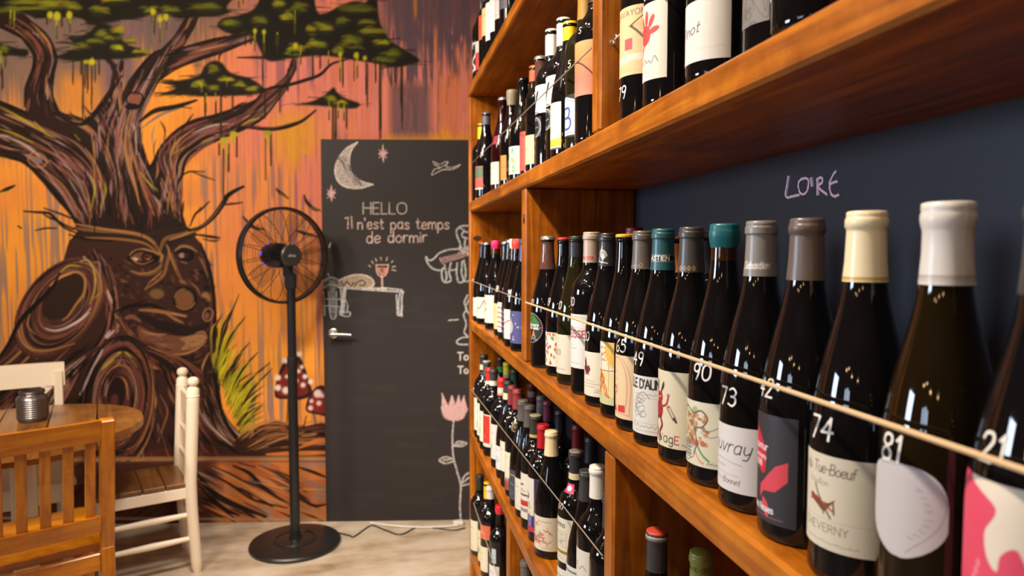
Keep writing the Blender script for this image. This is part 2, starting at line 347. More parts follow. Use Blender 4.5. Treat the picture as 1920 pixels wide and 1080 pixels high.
    ink([(262, 228), (290, 208), (330, 200), (368, 188)], 9); ink([(266, 240), (300, 216), (340, 202)], 4, GY); ink([(330, 200), (360, 203)], 3); ink([(310, 255), (308, 240), (301, 228)], 3); ink([(340, 246), (352, 228), (362, 214)], 3)
    ink([(338, 332), (355, 322), (384, 322)], 3); ink([(360, 322), (380, 330), (403, 338)], 2.5)
    # upper right limbs
    ink([(440, 232), (468, 206), (496, 182), (524, 158), (545, 136), (553, 108)], 9, BR); ink([(440, 236), (470, 208), (500, 180), (530, 154)], 3, RD); ink([(444, 240), (474, 214), (506, 184), (530, 162)], 3)
    ink([(470, 200), (500, 168), (538, 160), (570, 151), (600, 140), (622, 120), (652, 111)], 6); ink([(440, 252), (455, 238), (512, 242), (560, 230), (592, 207)], 7); ink([(455, 236), (512, 239), (556, 228)], 2.5, RD)
    ink([(400, 222), (430, 208), (450, 196), (462, 192)], 4); ink([(444, 222), (480, 210)], 3)
    ink([(425, 52), (425, 56)], 2)
    # ---- head
    c.poly([(148, 430), (128, 456), (114, 506), (92, 542), (60, 576), (40, 600), (16, 648), (-10, 676), (-280, 700), (-280, 862), (640, 862), (560, 846), (500, 846), (468, 836), (432, 802), (412, 760), (405, 700), (403, 640), (405, 600), (398, 540), (388, 492), (376, 456), (350, 424), (250, 440)], (54, 31, 25))
    flow([(110, 520), (70, 580), (30, 640), (-40, 700)], [(150, 720), (100, 740), (40, 760), (-60, 800)], 40, BARK)
    flow([(180, 470), (210, 520), (225, 600), (200, 680)], [(150, 470), (190, 540), (200, 620), (150, 700)], 70, [RD, RD, MV, BR, BL, BL, LT, (124, 66, 48)])
    flow([(395, 500), (402, 580), (404, 660), (415, 760), (470, 850)], [(376, 480), (390, 580), (388, 680), (380, 760), (440, 858)], 40, [BL, BL, DK, BR])
    def ring(cx, cy, rx, ry, rot, n, cols, w=(1.5, 4), grow=(.45, 1.0), dx=0, dy=0):
        for _ in range(n):
            k = R.uniform(*grow); a = R.uniform(0, 360); L = R.uniform(50, 150)
            t = np.radians(np.linspace(a, a + L, 16)); cr, sr = math.cos(math.radians(rot)), math.sin(math.radians(rot))
            x, y = rx * k * np.cos(t), ry * k * np.sin(t)
            p = np.stack([cx + dx * (1 - k) + x * cr - y * sr, cy + dy * (1 - k) + x * sr + y * cr], 1) + R.uniform(-1.5, 1.5, 2)
            c.line(p, R.uniform(*w), cols[R.randint(len(cols))], R.uniform(.6, .95), taper=.85)
    EAR = [RD, BR, MV, DK, BL, BL, TAN, RD, (96, 56, 48)]
    c.ell(112, 578, 66, 108, (74, 42, 34), rot=38)
    ring(112, 578, 68, 108, 38, 110, EAR, dx=18, dy=-24)
    c.ell(120, 556, 31, 52, (44, 28, 20), rot=40)
    ink([(94, 536), (112, 520), (140, 510), (158, 520), (158, 548), (142, 572), (128, 592), (118, 600)], 5, TAN); ink([(94, 536), (112, 521), (136, 512)], 4, (206, 124, 62))
    ink([(150, 490), (164, 488), (176, 506), (178, 540), (168, 570)], 4, (170, 140, 70)); ink([(176, 492), (186, 494), (188, 520)], 4, MV); ink([(110, 512), (130, 498), (152, 500)], 3, YG)
    ink([(86, 616), (104, 620), (126, 614), (150, 600), (170, 578)], 5, LT, .9); ink([(128, 612), (150, 600), (168, 586)], 4, (206, 180, 172), .9)
    ink([(36, 596), (34, 620), (44, 644), (64, 656), (96, 656), (140, 644)], 4, TAN); ink([(56, 590), (52, 610), (66, 628)], 3, TAN); ink([(150, 672), (176, 652), (196, 620), (204, 580)], 4, BL)
    ink([(112, 512), (96, 542), (62, 576), (38, 602), (14, 648), (-10, 680)], 8)
    ink([(200, 500), (214, 560), (206, 620), (190, 650)], 5, BL); ink([(206, 620), (200, 632), (214, 620)], 6, LT); ink([(176, 560), (186, 550)], 3, YG)
    for _ in range(260):      # rough dabs over the face and chin
        x, y = R.uniform(205, 398), R.uniform(470, 700); a = R.normal(.5, .5); L = R.uniform(5, 18)
        c.line([(x, y), (x + L * .5 * math.cos(a) - 1.5, y + L * .5 * math.sin(a)), (x + L * math.cos(a), y + L * math.sin(a))], R.uniform(1.5, 5), [(24, 14, 11), (24, 14, 11), (76, 46, 34), (96, 58, 42), (116, 76, 48), (90, 50, 42)][R.randint(6)], .75, curve=True, taper=.8)
    # brow
    Q = lambda pts: [(200 + x * .2592, 420 + y * .2592) for x, y in pts]
    c.poly([(140, 424), (200, 430), (280, 438), (350, 424), (372, 440), (330, 460), (300, 478), (250, 452), (160, 452)], (40, 25, 19))
    for p, w, col in (([(135, 428), (180, 432), (240, 436), (280, 448), (300, 472)], 8, (116, 76, 44)), ([(140, 420), (200, 430), (262, 440), (290, 456)], 4, TAN), ([(160, 446), (220, 448), (270, 456), (298, 476)], 5, (136, 92, 52)), ([(130, 440), (160, 448), (210, 452)], 4, BL),
                      ([(300, 470), (310, 448), (340, 440), (370, 430), (392, 414)], 8, (116, 78, 46)), ([(318, 450), (350, 438), (384, 420)], 4, TAN)):
        ink(p, w, col, .95, .4)
    # twigs of the brow
    for p, w in (([(152, 434), (126, 424), (104, 412), (92, 408), (80, 400)], 4), ([(150, 440), (120, 426), (106, 412), (92, 400), (70, 398), (45, 396)], 5), ([(106, 428), (86, 428), (66, 432)], 3), ([(140, 412), (116, 402), (82, 390)], 3.5), ([(130, 452), (140, 446)], 3),
                 ([(355, 432), (380, 424), (402, 404), (418, 382), (426, 368), (440, 358), (456, 350)], 9), ([(418, 384), (436, 382), (455, 380)], 3.5), ([(356, 424), (366, 402), (378, 392), (392, 378)], 4), ([(372, 396), (376, 388)], 3), ([(370, 440), (396, 444), (412, 446)], 5), ([(380, 448), (400, 452), (410, 450)], 3)):
        ink(p, w, BL, .97, .5)
    ink([(360, 430), (384, 420), (404, 400), (418, 380)], 2.5, (130, 88, 56))
    # eyes
    c.ell(268, 484, 30, 13, BL); c.poly(Q([(168, 240), (200, 212), (260, 204), (330, 226), (300, 262), (240, 268), (200, 262)]), (104, 66, 44), curve=True)
    c.poly(Q([(178, 244), (205, 240), (232, 252), (214, 272)]), (196, 156, 130)); c.ell(273, 482, 8.5, 8, (40, 20, 14)); c.ell(275, 482, 5, 5, (98, 56, 40)); c.ell(275, 482, 2.6, 2.6, BL); c.ell(278, 486, 5, 2, (170, 120, 92), .6)
    for p, w, col in (([(165, 226), (198, 198), (262, 184), (330, 198), (374, 222)], 4, TAN), ([(170, 238), (206, 204), (262, 196), (340, 230)], 4, BL), ([(172, 244), (212, 278), (270, 288), (338, 262)], 3, (140, 92, 58)), ([(172, 338), (240, 362), (322, 358), (384, 318), (402, 250)], 7, (112, 76, 44)), ([(190, 344), (250, 358), (330, 344), (390, 300)], 2.5, TAN),
                      ([(386, 270), (400, 240), (380, 200)], 5, TAN), ([(430, 150), (452, 200), (436, 290), (410, 370), (350, 424), (280, 470)], 6, (126, 86, 50)), ([(400, 340), (360, 380), (300, 430)], 3, TAN), ([(470, 215), (492, 290), (512, 350), (545, 410)], 7, (112, 76, 46)), ([(440, 160), (470, 260), (500, 330)], 3, TAN),
                      ([(496, 192), (540, 162), (602, 168), (652, 200)], 5, (146, 106, 66)), ([(500, 210), (560, 186), (630, 200)], 6, BL)):
        ink(Q(p), w, col, .95, .5)
    c.ell(349, 480, 16, 10, BL); c.ell(341, 479, 6, 5, (146, 110, 100)); c.ell(350, 479, 5, 5, (50, 30, 24)); ink(Q([(540, 275), (580, 282)]), 3, (150, 120, 110))
    for p in ([(668, 240), (702, 300), (732, 380)], [(600, 420), (650, 460), (676, 510)], [(690, 250), (712, 280)]):
        ink(Q(p), 4, (128, 88, 56))
    flow(Q([(560, 320), (600, 380), (690, 440)]), Q([(690, 330), (720, 380), (740, 450)]), 14, [(76, 44, 38), BL, RD])
    # nose
    c.ell(294, 551, 14, 10, (112, 82, 46), soft=2); c.ell(347, 561, 23, 23, BL); c.ell(346, 561, 18, 18, (112, 76, 46), soft=1); c.ell(347, 565, 10, 9, (120, 70, 48), soft=2); c.ell(346, 561, 20, 19, TAN, .9, line=2.5, a0=20, a1=140); c.ell(346, 561, 19, 19, TAN, .8, line=2.5, a0=190, a1=270)
    c.poly(Q([(680, 520), (710, 490), (745, 510), (750, 560), (720, 540)]), (140, 98, 60), curve=True, soft=1); ink(Q([(280, 470), (300, 440)]), 3, TAN); c.poly(Q([(515, 405), (560, 405), (590, 440), (540, 430)]), (130, 90, 50), soft=1)
    # mouth
    for p, w, col in (([(60, 640), (140, 600), (230, 590), (330, 590), (460, 640)], 6, BL), ([(240, 622), (330, 626), (440, 642), (574, 668)], 7, (150, 100, 62)), ([(430, 650), (500, 690), (552, 716)], 5, (150, 104, 70)), ([(470, 646), (572, 664)], 4, (176, 128, 84)), ([(240, 662), (400, 735), (600, 775), (722, 735)], 20, (32, 21, 16)),
                      ([(120, 690), (180, 670), (240, 700)], 8, (118, 76, 56)), ([(60, 650), (90, 700), (140, 760)], 4, TAN), ([(70, 660), (160, 600), (290, 545)], 3, BL)):
        ink(Q(p), w, col, .95, .5)
    c.ell(390, 590, 9, 12, (138, 96, 60), rot=20, line=3); c.ell(388, 592, 4, 6, (120, 76, 56))
    c.poly(Q([(226, 738), (330, 782), (450, 800), (560, 812), (690, 786), (722, 838), (640, 905), (500, 948), (350, 884), (250, 842)]), (106, 66, 50), curve=True)
    flow(Q([(240, 750), (400, 800), (560, 815)]), Q([(280, 850), (400, 900), (520, 930)]), 26, [(96, 56, 44), (130, 86, 60), RD, BL, TAN], w=(1, 3))
    c.poly(Q([(530, 830), (600, 810), (690, 796), (716, 838), (640, 890), (540, 910), (570, 860)]), (148, 106, 68), curve=True); flow(Q([(560, 820), (640, 810), (700, 810)]), Q([(540, 900), (620, 890), (700, 860)]), 10, [(112, 70, 48), TAN], w=(1, 2))
    ink(Q([(470, 945), (560, 940), (650, 905), (718, 850)]), 4, TAN); ink(Q([(640, 790), (700, 780), (730, 830)]), 3, TAN); ink(Q([(250, 770), (330, 796), (440, 800)]), 3, (170, 120, 80))
    flow(Q([(100, 640), (180, 780), (330, 900), (420, 960)]), Q([(60, 720), (140, 860), (260, 980), (380, 1080)]), 40, [BL, DK, BR, TAN, RD])
    flow(Q([(460, 980), (600, 980), (720, 900)]), Q([(480, 1080), (620, 1080), (760, 1000)]), 24, [BL, BL, DK, BR])
    ink([(404, 600), (403, 660), (408, 730), (420, 790)], 8); ink([(376, 456), (390, 495), (400, 545), (405, 600)], 7); ink(Q([(740, 930), (700, 1010), (690, 1060)]), 4, TAN)
    # ---- lower trunk: bark sweeping round a hollow knot
    flow([(200, 640), (150, 700), (100, 780), (60, 858)], [(150, 650), (60, 720), (0, 790), (-120, 850)], 90, [RD, MV, BL, BL, BR, LT, MV, DK])
    flow([(230, 650), (300, 690), (330, 770), (330, 858)], [(280, 650), (380, 700), (400, 790), (470, 858)], 120, [RD, BR, BL, BL, DK, TAN, (112, 60, 42)])
    c.ell(222, 752, 46, 92, (84, 46, 38))
    ring(220, 756, 52, 102, 8, 110, [RD, BR, MV, BL, BL, DK, TAN, (122, 66, 44)], dy=-14)
    c.ell(218, 738, 17, 32, (36, 20, 17), rot=8); c.ell(214, 752, 8, 14, (92, 44, 44), rot=10, soft=2)
    ink([(196, 742), (208, 718), (222, 708), (236, 718), (240, 748)], 5, TAN); ink([(232, 678), (246, 700), (254, 730), (256, 744)], 6, MV); ink([(190, 720), (204, 700), (222, 682), (228, 670)], 5, MV); ink([(250, 720), (258, 760), (240, 790), (210, 812)], 4, (148, 104, 62)); ink([(216, 846), (250, 838), (282, 800), (290, 740)], 3.5, TAN); ink([(300, 740), (314, 770), (306, 800), (296, 830)], 3.5, (136, 88, 56))
    ink([(286, 726), (292, 750), (290, 770)], 4, TAN); ink([(150, 740), (176, 690), (192, 656)], 7, (176, 160, 158)); ink([(170, 700), (186, 672)], 5, LT)
    ink([(191, 692), (208, 676), (225, 661)], 6, YG, 1, .3); ink([(235, 660), (246, 672), (257, 688)], 4, YG, 1, .3); ink([(228, 664), (238, 680), (250, 690)], 6, BL)
    for p in ([(268, 700), (284, 760), (270, 830), (230, 858)], [(180, 690), (150, 760), (140, 830)], [(330, 690), (352, 770), (370, 840)], [(300, 680), (330, 760), (322, 850)]): ink(p, 6, BL)
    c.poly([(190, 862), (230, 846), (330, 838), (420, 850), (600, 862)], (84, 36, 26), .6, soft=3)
    for _ in range(170):      # loose sweeps of bark
        x, y = R.uniform(-60, 400), R.uniform(690, 850); d = (x - 222) / 180; L = R.uniform(14, 46)
        c.line([(x, y), (x + d * L * .3, y + L * .5), (x + d * L * .9, y + L)], R.uniform(2, 7), [BL, BL, DK, RD, BR, MV, (118, 64, 46), TAN][R.randint(8)], .7, curve=True, taper=.85)
    ring(220, 752, 60, 108, 8, 60, [RD, BR, MV, BL, BL, TAN, (122, 66, 44)], w=(2, 5), grow=(.5, 1.25), dy=-14)
    c.ell(218, 738, 17, 32, (36, 20, 17), rot=8); c.ell(214, 752, 8, 14, (92, 44, 44), rot=10, soft=2)
    for _ in range(70):       # dark contour strokes through the bark
        k = R.rand(); x, y = 150 + 190 * k + R.uniform(-10, 10), R.uniform(230, 400); d = (k - .45) * -.5
        c.line([(x, y), (x + d * 14 + R.uniform(-3, 3), y + 18), (x + d * 20, y + R.uniform(30, 55))], R.uniform(1.5, 5), [BL, BL, (150, 118, 112), RD, TAN][R.randint(5)], .85, curve=True, taper=.8)
    # roots running off to the side
    flow([(400, 720), (430, 790), (480, 832), (560, 856)], [(360, 740), (380, 800), (440, 850), (520, 862)], 50, [BL, BL, BR, MV, LT, DK, (120, 80, 50)])
    ink([(412, 770), (440, 810), (480, 838), (540, 856)], 5, LT, .7); ink([(405, 740), (428, 800), (470, 842), (520, 858)], 8, BL)
    c.poly([(440, 830), (470, 806), (520, 790), (560, 800), (612, 792), (640, 800), (640, 862), (470, 858)], (52, 30, 20), curve=True)
    flow([(450, 824), (500, 794), (560, 800), (640, 796)], [(460, 856), (520, 840), (570, 836), (640, 836)], 60, [BL, BL, (122, 72, 40), (150, 96, 56), BR, TAN])
    ink([(446, 822), (470, 802), (510, 788), (545, 796)], 4, (170, 112, 66)); ink([(560, 800), (590, 790), (640, 800)], 4, (176, 112, 62)); ink([(490, 838), (530, 822), (570, 810)], 4, TAN); ink([(560, 840), (600, 826), (640, 832)], 9, (190, 108, 48)); ink([(500, 852), (560, 850), (640, 848)], 9, (196, 112, 48))
    # ---- grass
    for _ in range(150):
        k = R.rand(); bx, by = 402 + 46 * k + R.uniform(-4, 8), 690 + 130 * k + R.uniform(-20, 6)
        ang = math.radians(R.normal(72 - 34 * k, 9)); L = R.uniform(34, 95) * (1.0 - .25 * k)
        tip = (bx + L * math.cos(ang), by - L * math.sin(ang))
        mid = ((bx + tip[0]) / 2 - 3, (by + tip[1]) / 2 - 2)
        col = [(150, 140, 22), (176, 164, 26), (120, 112, 20), BL, (44, 38, 16), (196, 186, 34)][R.randint(6)]
        c.line([(bx, by), mid, tip], R.uniform(2, 4.5), col, .9, curve=True, taper=.9)
    for a, b in (((404, 690), (448, 552)), ((420, 660), (460, 594)), ((430, 700), (468, 642)), ((440, 720), (484, 660)), ((446, 740), (506, 680)), ((452, 760), (510, 692)), ((400, 640), (416, 590)), ((412, 640), (436, 580))):
        m = ((a[0] + b[0]) / 2 - 5, (a[1] + b[1]) / 2); c.line([a, m, b], 4, BL, .95, curve=True, taper=.8); c.line([(a[0] - 5, a[1]), (m[0] - 5, m[1]), (b[0] - 8, b[1] + 14)], 3, YG, .9, curve=True, taper=.8)
    for _ in range(40):
        bx = 412 + R.rand() * 44; by = 720 + (bx - 412) * 1.9 + R.uniform(-30, 14); L = R.uniform(20, 50); a = math.radians(R.normal(66, 10))
        c.line([(bx, by), (bx + L * math.cos(a), by - L * math.sin(a))], 4, (190, 178, 30), .9, taper=.9)
    ink([(448, 812), (470, 806), (474, 812), (468, 822)], 3, TAN)
    # ---- toadstools
    c.poly([(516, 744), (518, 716), (528, 686), (540, 668), (556, 664), (568, 680), (580, 716), (584, 740), (560, 750), (536, 748)], (42, 22, 20), curve=True); c.poly([(520, 740), (524, 712), (534, 690), (548, 676), (562, 684), (576, 722), (576, 738), (552, 744)], (112, 34, 26), curve=True)
    for x, y, r in ((535, 676, 6), (521, 708, 6), (521, 727, 6), (536, 732, 7), (538, 706, 4), (561, 664, 5), (566, 688, 4), (572, 706, 5), (568, 722, 5), (582, 716, 5), (556, 714, 4), (560, 696, 4)): c.ell(x, y, r, r, (222, 200, 190), soft=1)
    c.poly([(574, 770), (580, 742), (596, 724), (614, 730), (622, 780), (600, 778)], (44, 22, 20), curve=True); c.poly([(578, 766), (584, 744), (598, 732), (612, 738), (616, 772), (598, 774)], (120, 34, 28), curve=True)
    for x, y, r in ((596, 738, 8), (584, 752, 4), (582, 765, 5), (598, 756, 5), (604, 742, 4)): c.ell(x, y, r, r, (216, 186, 180), soft=1)
    for p in ([(540, 750), (538, 792)], [(548, 748), (546, 792)], [(574, 780), (570, 800)], [(588, 776), (592, 796)]): ink(p, 4, BL)
    # ---- drifting leaves
    for p, col in (([(518, 354), (524, 360), (530, 364), (540, 372)], BL), ([(570, 366), (576, 380), (590, 392), (600, 394)], BL), ([(456, 406), (466, 418), (480, 428), (494, 430)], BL), ([(556, 432), (572, 438), (596, 444)], BL), ([(0, 360), (14, 354), (28, 348)], BL), ([(34, 424), (40, 428)], BL)): ink(p, 6, col)
    for p in ([(526, 362), (538, 371)], [(584, 388), (604, 398)], [(478, 424), (492, 430)], [(574, 440), (588, 443)], [(-6, 362), (16, 358)]): ink(p, 4, (132, 124, 26))
    # ---- canopy
    def cloud(poly, n, hi, drips, lo=(24, 20, 11)):
        P = np.array(poly, float)
        c.poly(poly, lo, curve=True, soft=1)
        x0, y0 = P.min(0); x1, y1 = P.max(0)
        for _ in range(n):        # ragged dark strokes round the edge
            i = R.randint(len(P)); x, y = P[i]; L = R.uniform(12, 40)
            c.line([(x - L * R.rand(), y + R.uniform(-5, 5)), (x + L * R.rand(), y + R.uniform(-5, 5))], R.uniform(3, 8), lo, .95, taper=.9)
        for x, y, rx, ry, k in hi:
            c.ell(x, y, rx, ry, (58 + 40 * k, 60 + 40 * k, 18), .7, soft=7)
            for _ in range(9):
                a, b = x + R.normal(0, .45) * rx, y + R.normal(0, .45) * ry; L = R.uniform(.3, .8) * rx
                c.line([(a - L, b + R.uniform(-2, 3)), (a, b - R.uniform(0, 3)), (a + L, b + R.uniform(-2, 3))], R.uniform(2.5, 6), (70 + R.uniform(.5, 1.2) * 105 * k, 74 + R.uniform(.5, 1.1) * 95 * k, 18), .65, curve=True, taper=.9, soft=2.5)
            c.line([(x - rx, y + ry * .9), (x, y + ry * .7), (x + rx, y + ry)], R.uniform(2, 4), lo, .8, curve=True, taper=.8)
        for x, y, L, k in drips:
            col = (40, 32, 18) if k == 0 else (150, 146, 24)
            w = R.uniform(2.5, 5)
            c.line([(x, y), (x + R.uniform(-1, 1), y + L)], w, col, .9, taper=.3)
            c.line([(x, y + L * .6), (x, y + L * 1.15)], 2, (40, 30, 20), .85)
    cloud([(-60, -60), (440, -60), (425, 12), (436, 20), (410, 30), (370, 32), (335, 34), (300, 24), (262, 34), (236, 36), (200, 42), (170, 46), (150, 34), (110, 32), (70, 34), (40, 24), (0, 28), (-60, 30)], 44,
          [(50, 4, 36, 8, .5), (100, 8, 30, 8, .9), (135, 12, 16, 9, .6), (20, 20, 24, 6, .3), (186, 20, 16, 8, .5), (215, 0, 24, 6, .7), (282, 20, 14, 6, .5), (320, 18, 18, 6, .3), (390, 14, 26, 8, .25), (62, 16, 30, 6, .4)],
          [(20, 20, 26, 1), (27, 22, 30, 1), (94, 24, 14, 1), (106, 24, 42, 1), (129, 22, 20, 1), (131, 30, 26, 1), (88, 28, 16, 0), (116, 28, 20, 0), (285, 16, 22, 1), (300, 28, 44, 1), (312, 26, 26, 1), (290, 30, 30, 0), (448, -10, 20, 1), (456, -10, 14, 1)])
    for x, y, r in ((94, 28, 6), (107, 30, 7), (130, 28, 6), (287, 22, 5), (300, 36, 5), (311, 32, 5)): c.ell(x, y, r, r * 1.2, (176, 168, 26), soft=1)
    cloud([(104, 108), (120, 100), (132, 94), (150, 92), (128, 70), (150, 68), (170, 58), (186, 44), (216, 52), (226, 70), (240, 84), (262, 92), (270, 104), (230, 110), (180, 112), (140, 114)], 26,
          [(218, 58, 14, 7, .8), (190, 64, 12, 6, .5), (220, 90, 12, 6, .9), (180, 78, 18, 5, .3), (150, 88, 14, 5, .3), (244, 76, 12, 5, .6), (262, 98, 12, 4, .7), (205, 72, 14, 4, .4)],
          [(152, 110, 26, 0), (160, 112, 46, 0), (137, 112, 40, 0), (155, 112, 100, 0), (164, 112, 54, 0), (173, 108, 36, 1), (172, 120, 74, 0), (178, 112, 36, 0), (186, 108, 28, 0)])
    c.ell(172, 116, 7, 6, (180, 170, 24), soft=1); c.ell(161, 116, 5, 4, (160, 150, 24), soft=1); ink([(104, 80), (126, 80), (150, 86)], 4, (40, 30, 24)); ink([(106, 92), (130, 88)], 5, (40, 30, 24))
    cloud([(-40, 80), (0, 82), (30, 90), (52, 94), (48, 106), (20, 104), (-40, 106)], 10, [(6, 94, 10, 10, .3)], [(2, 96, 40, 1), (4, 130, 34, 0), (10, 100, 22, 0)])
    cloud([(302, 154), (340, 150), (372, 142), (384, 124), (400, 114), (416, 118), (432, 136), (470, 148), (494, 164), (500, 172), (470, 178), (420, 180), (370, 180), (336, 178), (300, 178), (330, 164)], 26,
          [(402, 130, 9, 8, .5), (376, 158, 10, 7, .8), (424, 150, 14, 4, .9), (448, 160, 14, 5, .6), (398, 166, 10, 5, .5), (474, 168, 12, 5, .7), (366, 162, 8, 5, .5)],
          [(377, 156, 16, 1), (386, 176, 30, 1), (404, 174, 34, 1), (405, 190, 26, 0), (414, 170, 80, 0), (415, 176, 72, 0), (436, 178, 30, 0), (384, 178, 40, 0), (426, 148, 14, 1), (497, 176, 40, 0)])
    ink([(288, 155), (330, 154)], 4, (36, 26, 20)); ink([(290, 175), (360, 172)], 6, (36, 26, 20)); ink([(410, 116), (412, 104), (420, 96)], 4, (60, 34, 30)); ink([(440, 144), (470, 146)], 4, (30, 24, 18)); ink([(445, 108), (490, 108), (520, 110)], 5, (30, 24, 18))
    cloud([(408, 50), (420, 34), (450, 28), (480, 12), (500, -40), (520, -60), (580, -60), (592, 14), (606, 26), (640, 10), (664, 2), (690, 0), (694, -60), (706, -10), (712, 40), (730, 74), (756, 92), (786, 112), (770, 120), (740, 126), (700, 118), (660, 112), (600, 104), (540, 110), (500, 112), (470, 62), (440, 66)], 46,
          [(525, 8, 10, 8, .9), (540, 32, 14, 9, .8), (486, 38, 16, 9, .35), (436, 44, 18, 7, .35), (560, 14, 14, 10, .3), (610, 52, 16, 10, .7), (584, 56, 10, 8, .6), (594, 84, 18, 9, .8), (556, 92, 14, 9, .8), (660, 76, 20, 12, .45), (700, 60, 26, 6, .6), (716, 80, 16, 6, .8), (690, 42, 20, 5, .4), (640, 40, 12, 8, .3), (664, 16, 30, 10, .2), (740, 100, 16, 8, .35), (720, 112, 20, 7, .3), (635, 96, 10, 6, .6)],
          [(460, 60, 22, 0), (478, 56, 34, 1), (495, 58, 40, 1), (520, 62, 22, 1), (493, 80, 70, 0), (553, 20, 42, 1), (564, 86, 30, 1), (586, 100, 44, 0), (600, 100, 26, 0), (616, 96, 26, 1), (638, 100, 46, 1), (643, 110, 46, 0), (670, 100, 40, 1), (664, 110, 36, 0), (686, 108, 60, 0), (689, 120, 70, 0), (712, 114, 130, 0), (714, 120, 120, 0), (734, 120, 36, 0), (752, 120, 70, 0), (754, 126, 100, 0), (470, 60, 20, 0), (548, 96, 26, 0), (520, 66, 30, 0), (704, 110, 40, 0), (742, 122, 30, 0)])
    for x, y, r in ((668, 104, 5), (684, 109, 4), (554, 86, 5), (638, 102, 4), (478, 58, 4), (495, 60, 4)): c.ell(x, y, r, r * 1.3, (176, 166, 26), soft=1)
    cloud([(548, 196), (580, 192), (606, 180), (616, 172), (626, 164), (634, 176), (652, 186), (674, 194), (668, 202), (640, 202), (600, 198)], 12, [(620, 186, 10, 6, .7), (640, 192, 12, 4, .8)], [(617, 190, 30, 1), (624, 196, 70, 0), (630, 196, 60, 0), (634, 194, 24, 1), (645, 196, 26, 1), (650, 200, 36, 0), (628, 200, 80, 0)])
    ink([(578, 182), (610, 184)], 3, (30, 24, 18))
    for x, y, L, k in ((417, 260, 26, 1), (424, 258, 44, 1), (430, 262, 30, 1), (437, 250, 20, 1), (419, 280, 100, 0), (428, 290, 30, 0), (444, 256, 38, 0), (411, 270, 20, 0), (497, 246, 30, 1), (504, 246, 24, 1), (508, 250, 60, 0), (498, 260, 78, 0), (429, 270, 52, 0), (540, 130, 40, 0), (525, 170, 40, 0)):
        c.line([(x, y), (x, y + L)], R.uniform(2.5, 4.5), (40, 30, 18) if k == 0 else (160, 152, 26), .9, taper=.3)
    c.ell(420, 262, 8, 5, (166, 158, 26), soft=1); c.ell(438, 252, 8, 6, (172, 162, 26), soft=1); c.ell(502, 250, 7, 5, (150, 144, 26), soft=1)
    # ---- painted foot of the wall
    low = Y > 862
    n3 = noise2(30, 14, 21); n4 = noise2(14, 9, 22)
    k = low[:, :, None] * 1.0
    base = np.where((n3 > .5)[:, :, None], (188, 108, 52), (168, 94, 54))
    base = base * (1 - sm(n4, .62, .75)[:, :, None] * .7) + np.array((140, 112, 96)) * sm(n4, .62, .75)[:, :, None] * .7
    c.a[:] = c.a * (1 - k) + base * k
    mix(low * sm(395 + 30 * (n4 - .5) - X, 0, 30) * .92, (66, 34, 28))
    for _ in range(70):
        x = R.uniform(340, 600); y = R.uniform(870, 960); L = R.uniform(25, 80)
        c.line([(x, y), (x + L * .5, y + L * .22), (x + L, y + L * .5)], R.uniform(2, 6), [(30, 20, 16), (30, 20, 16), (206, 130, 70), (170, 96, 50), (124, 102, 94)][R.randint(5)], .8, curve=True, taper=.9)
    for p, w in (([(370, 884), (400, 920), (440, 944), (500, 966)], 12), ([(375, 910), (420, 950), (450, 964)], 8), ([(440, 872), (470, 886), (500, 916), (545, 944)], 8), ([(370, 930), (400, 940), (440, 968)], 5), ([(560, 874), (590, 884), (615, 894)], 6), ([(385, 880), (430, 904), (480, 936), (540, 950)], 5), ([(560, 930), (590, 946), (612, 944)], 6), ([(450, 866), (480, 874)], 5), ([(455, 914), (476, 932)], 5)): ink(p, w, (26, 18, 14))
    for p in ([(400, 876), (440, 894), (500, 930), (546, 944)], [(380, 902), (430, 930)], [(480, 902), (540, 914), (610, 916)]): ink(p, 3, (196, 136, 84))
    for _ in range(120):
        x = R.uniform(-250, 370); y = R.uniform(868, 960); L = R.uniform(20, 70)
        c.line([(x, y), (x - L, y + L * .6)], R.uniform(3, 9), [(30, 18, 15), (50, 28, 24), (24, 15, 12), (104, 58, 40), (86, 48, 40)][R.randint(5)], .85, taper=.8)
    c.line([(-280, 861), (640, 858)], 6, (150, 104, 66), .9); c.line([(-280, 866), (640, 863)], 2.5, (80, 50, 36), .8)
    c.line([(-280, 968), (640, 972)], 5, (160, 130, 100), .7)
    return c
# ------------------------------------------------------------------ mesh and material helpers
def mat(name, base=(.5, .5, .5), rough=.5, metal=0.0, coat=0.0, spec=.5, trans=0.0, alpha=1.0):
    m = bpy.data.materials.new(name); m.use_nodes = True
    b = m.node_tree.nodes['Principled BSDF']
    b.inputs['Base Color'].default_value = (*base, 1)
    b.inputs['Roughness'].default_value = rough
    b.inputs['Metallic'].default_value = metal
    b.inputs['Coat Weight'].default_value = coat
    b.inputs['Coat Roughness'].default_value = .28
    b.inputs['Specular IOR Level'].default_value = spec
    b.inputs['Transmission Weight'].default_value = trans
    b.inputs['Alpha'].default_value = alpha
    return m
def rgb(r, g, b): return tuple(float(v) for v in lin((r, g, b)))
def nodes(m): return m.node_tree.nodes, m.node_tree.links, m.node_tree.nodes['Principled BSDF']
def ramp(N, stops):
    r = N.new('ShaderNodeValToRGB'); e = r.color_ramp.elements
    while len(e) < len(stops): e.new(.5)
    for k, (p, c) in enumerate(stops): e[k].position = p; e[k].color = (*c, 1)
    return r
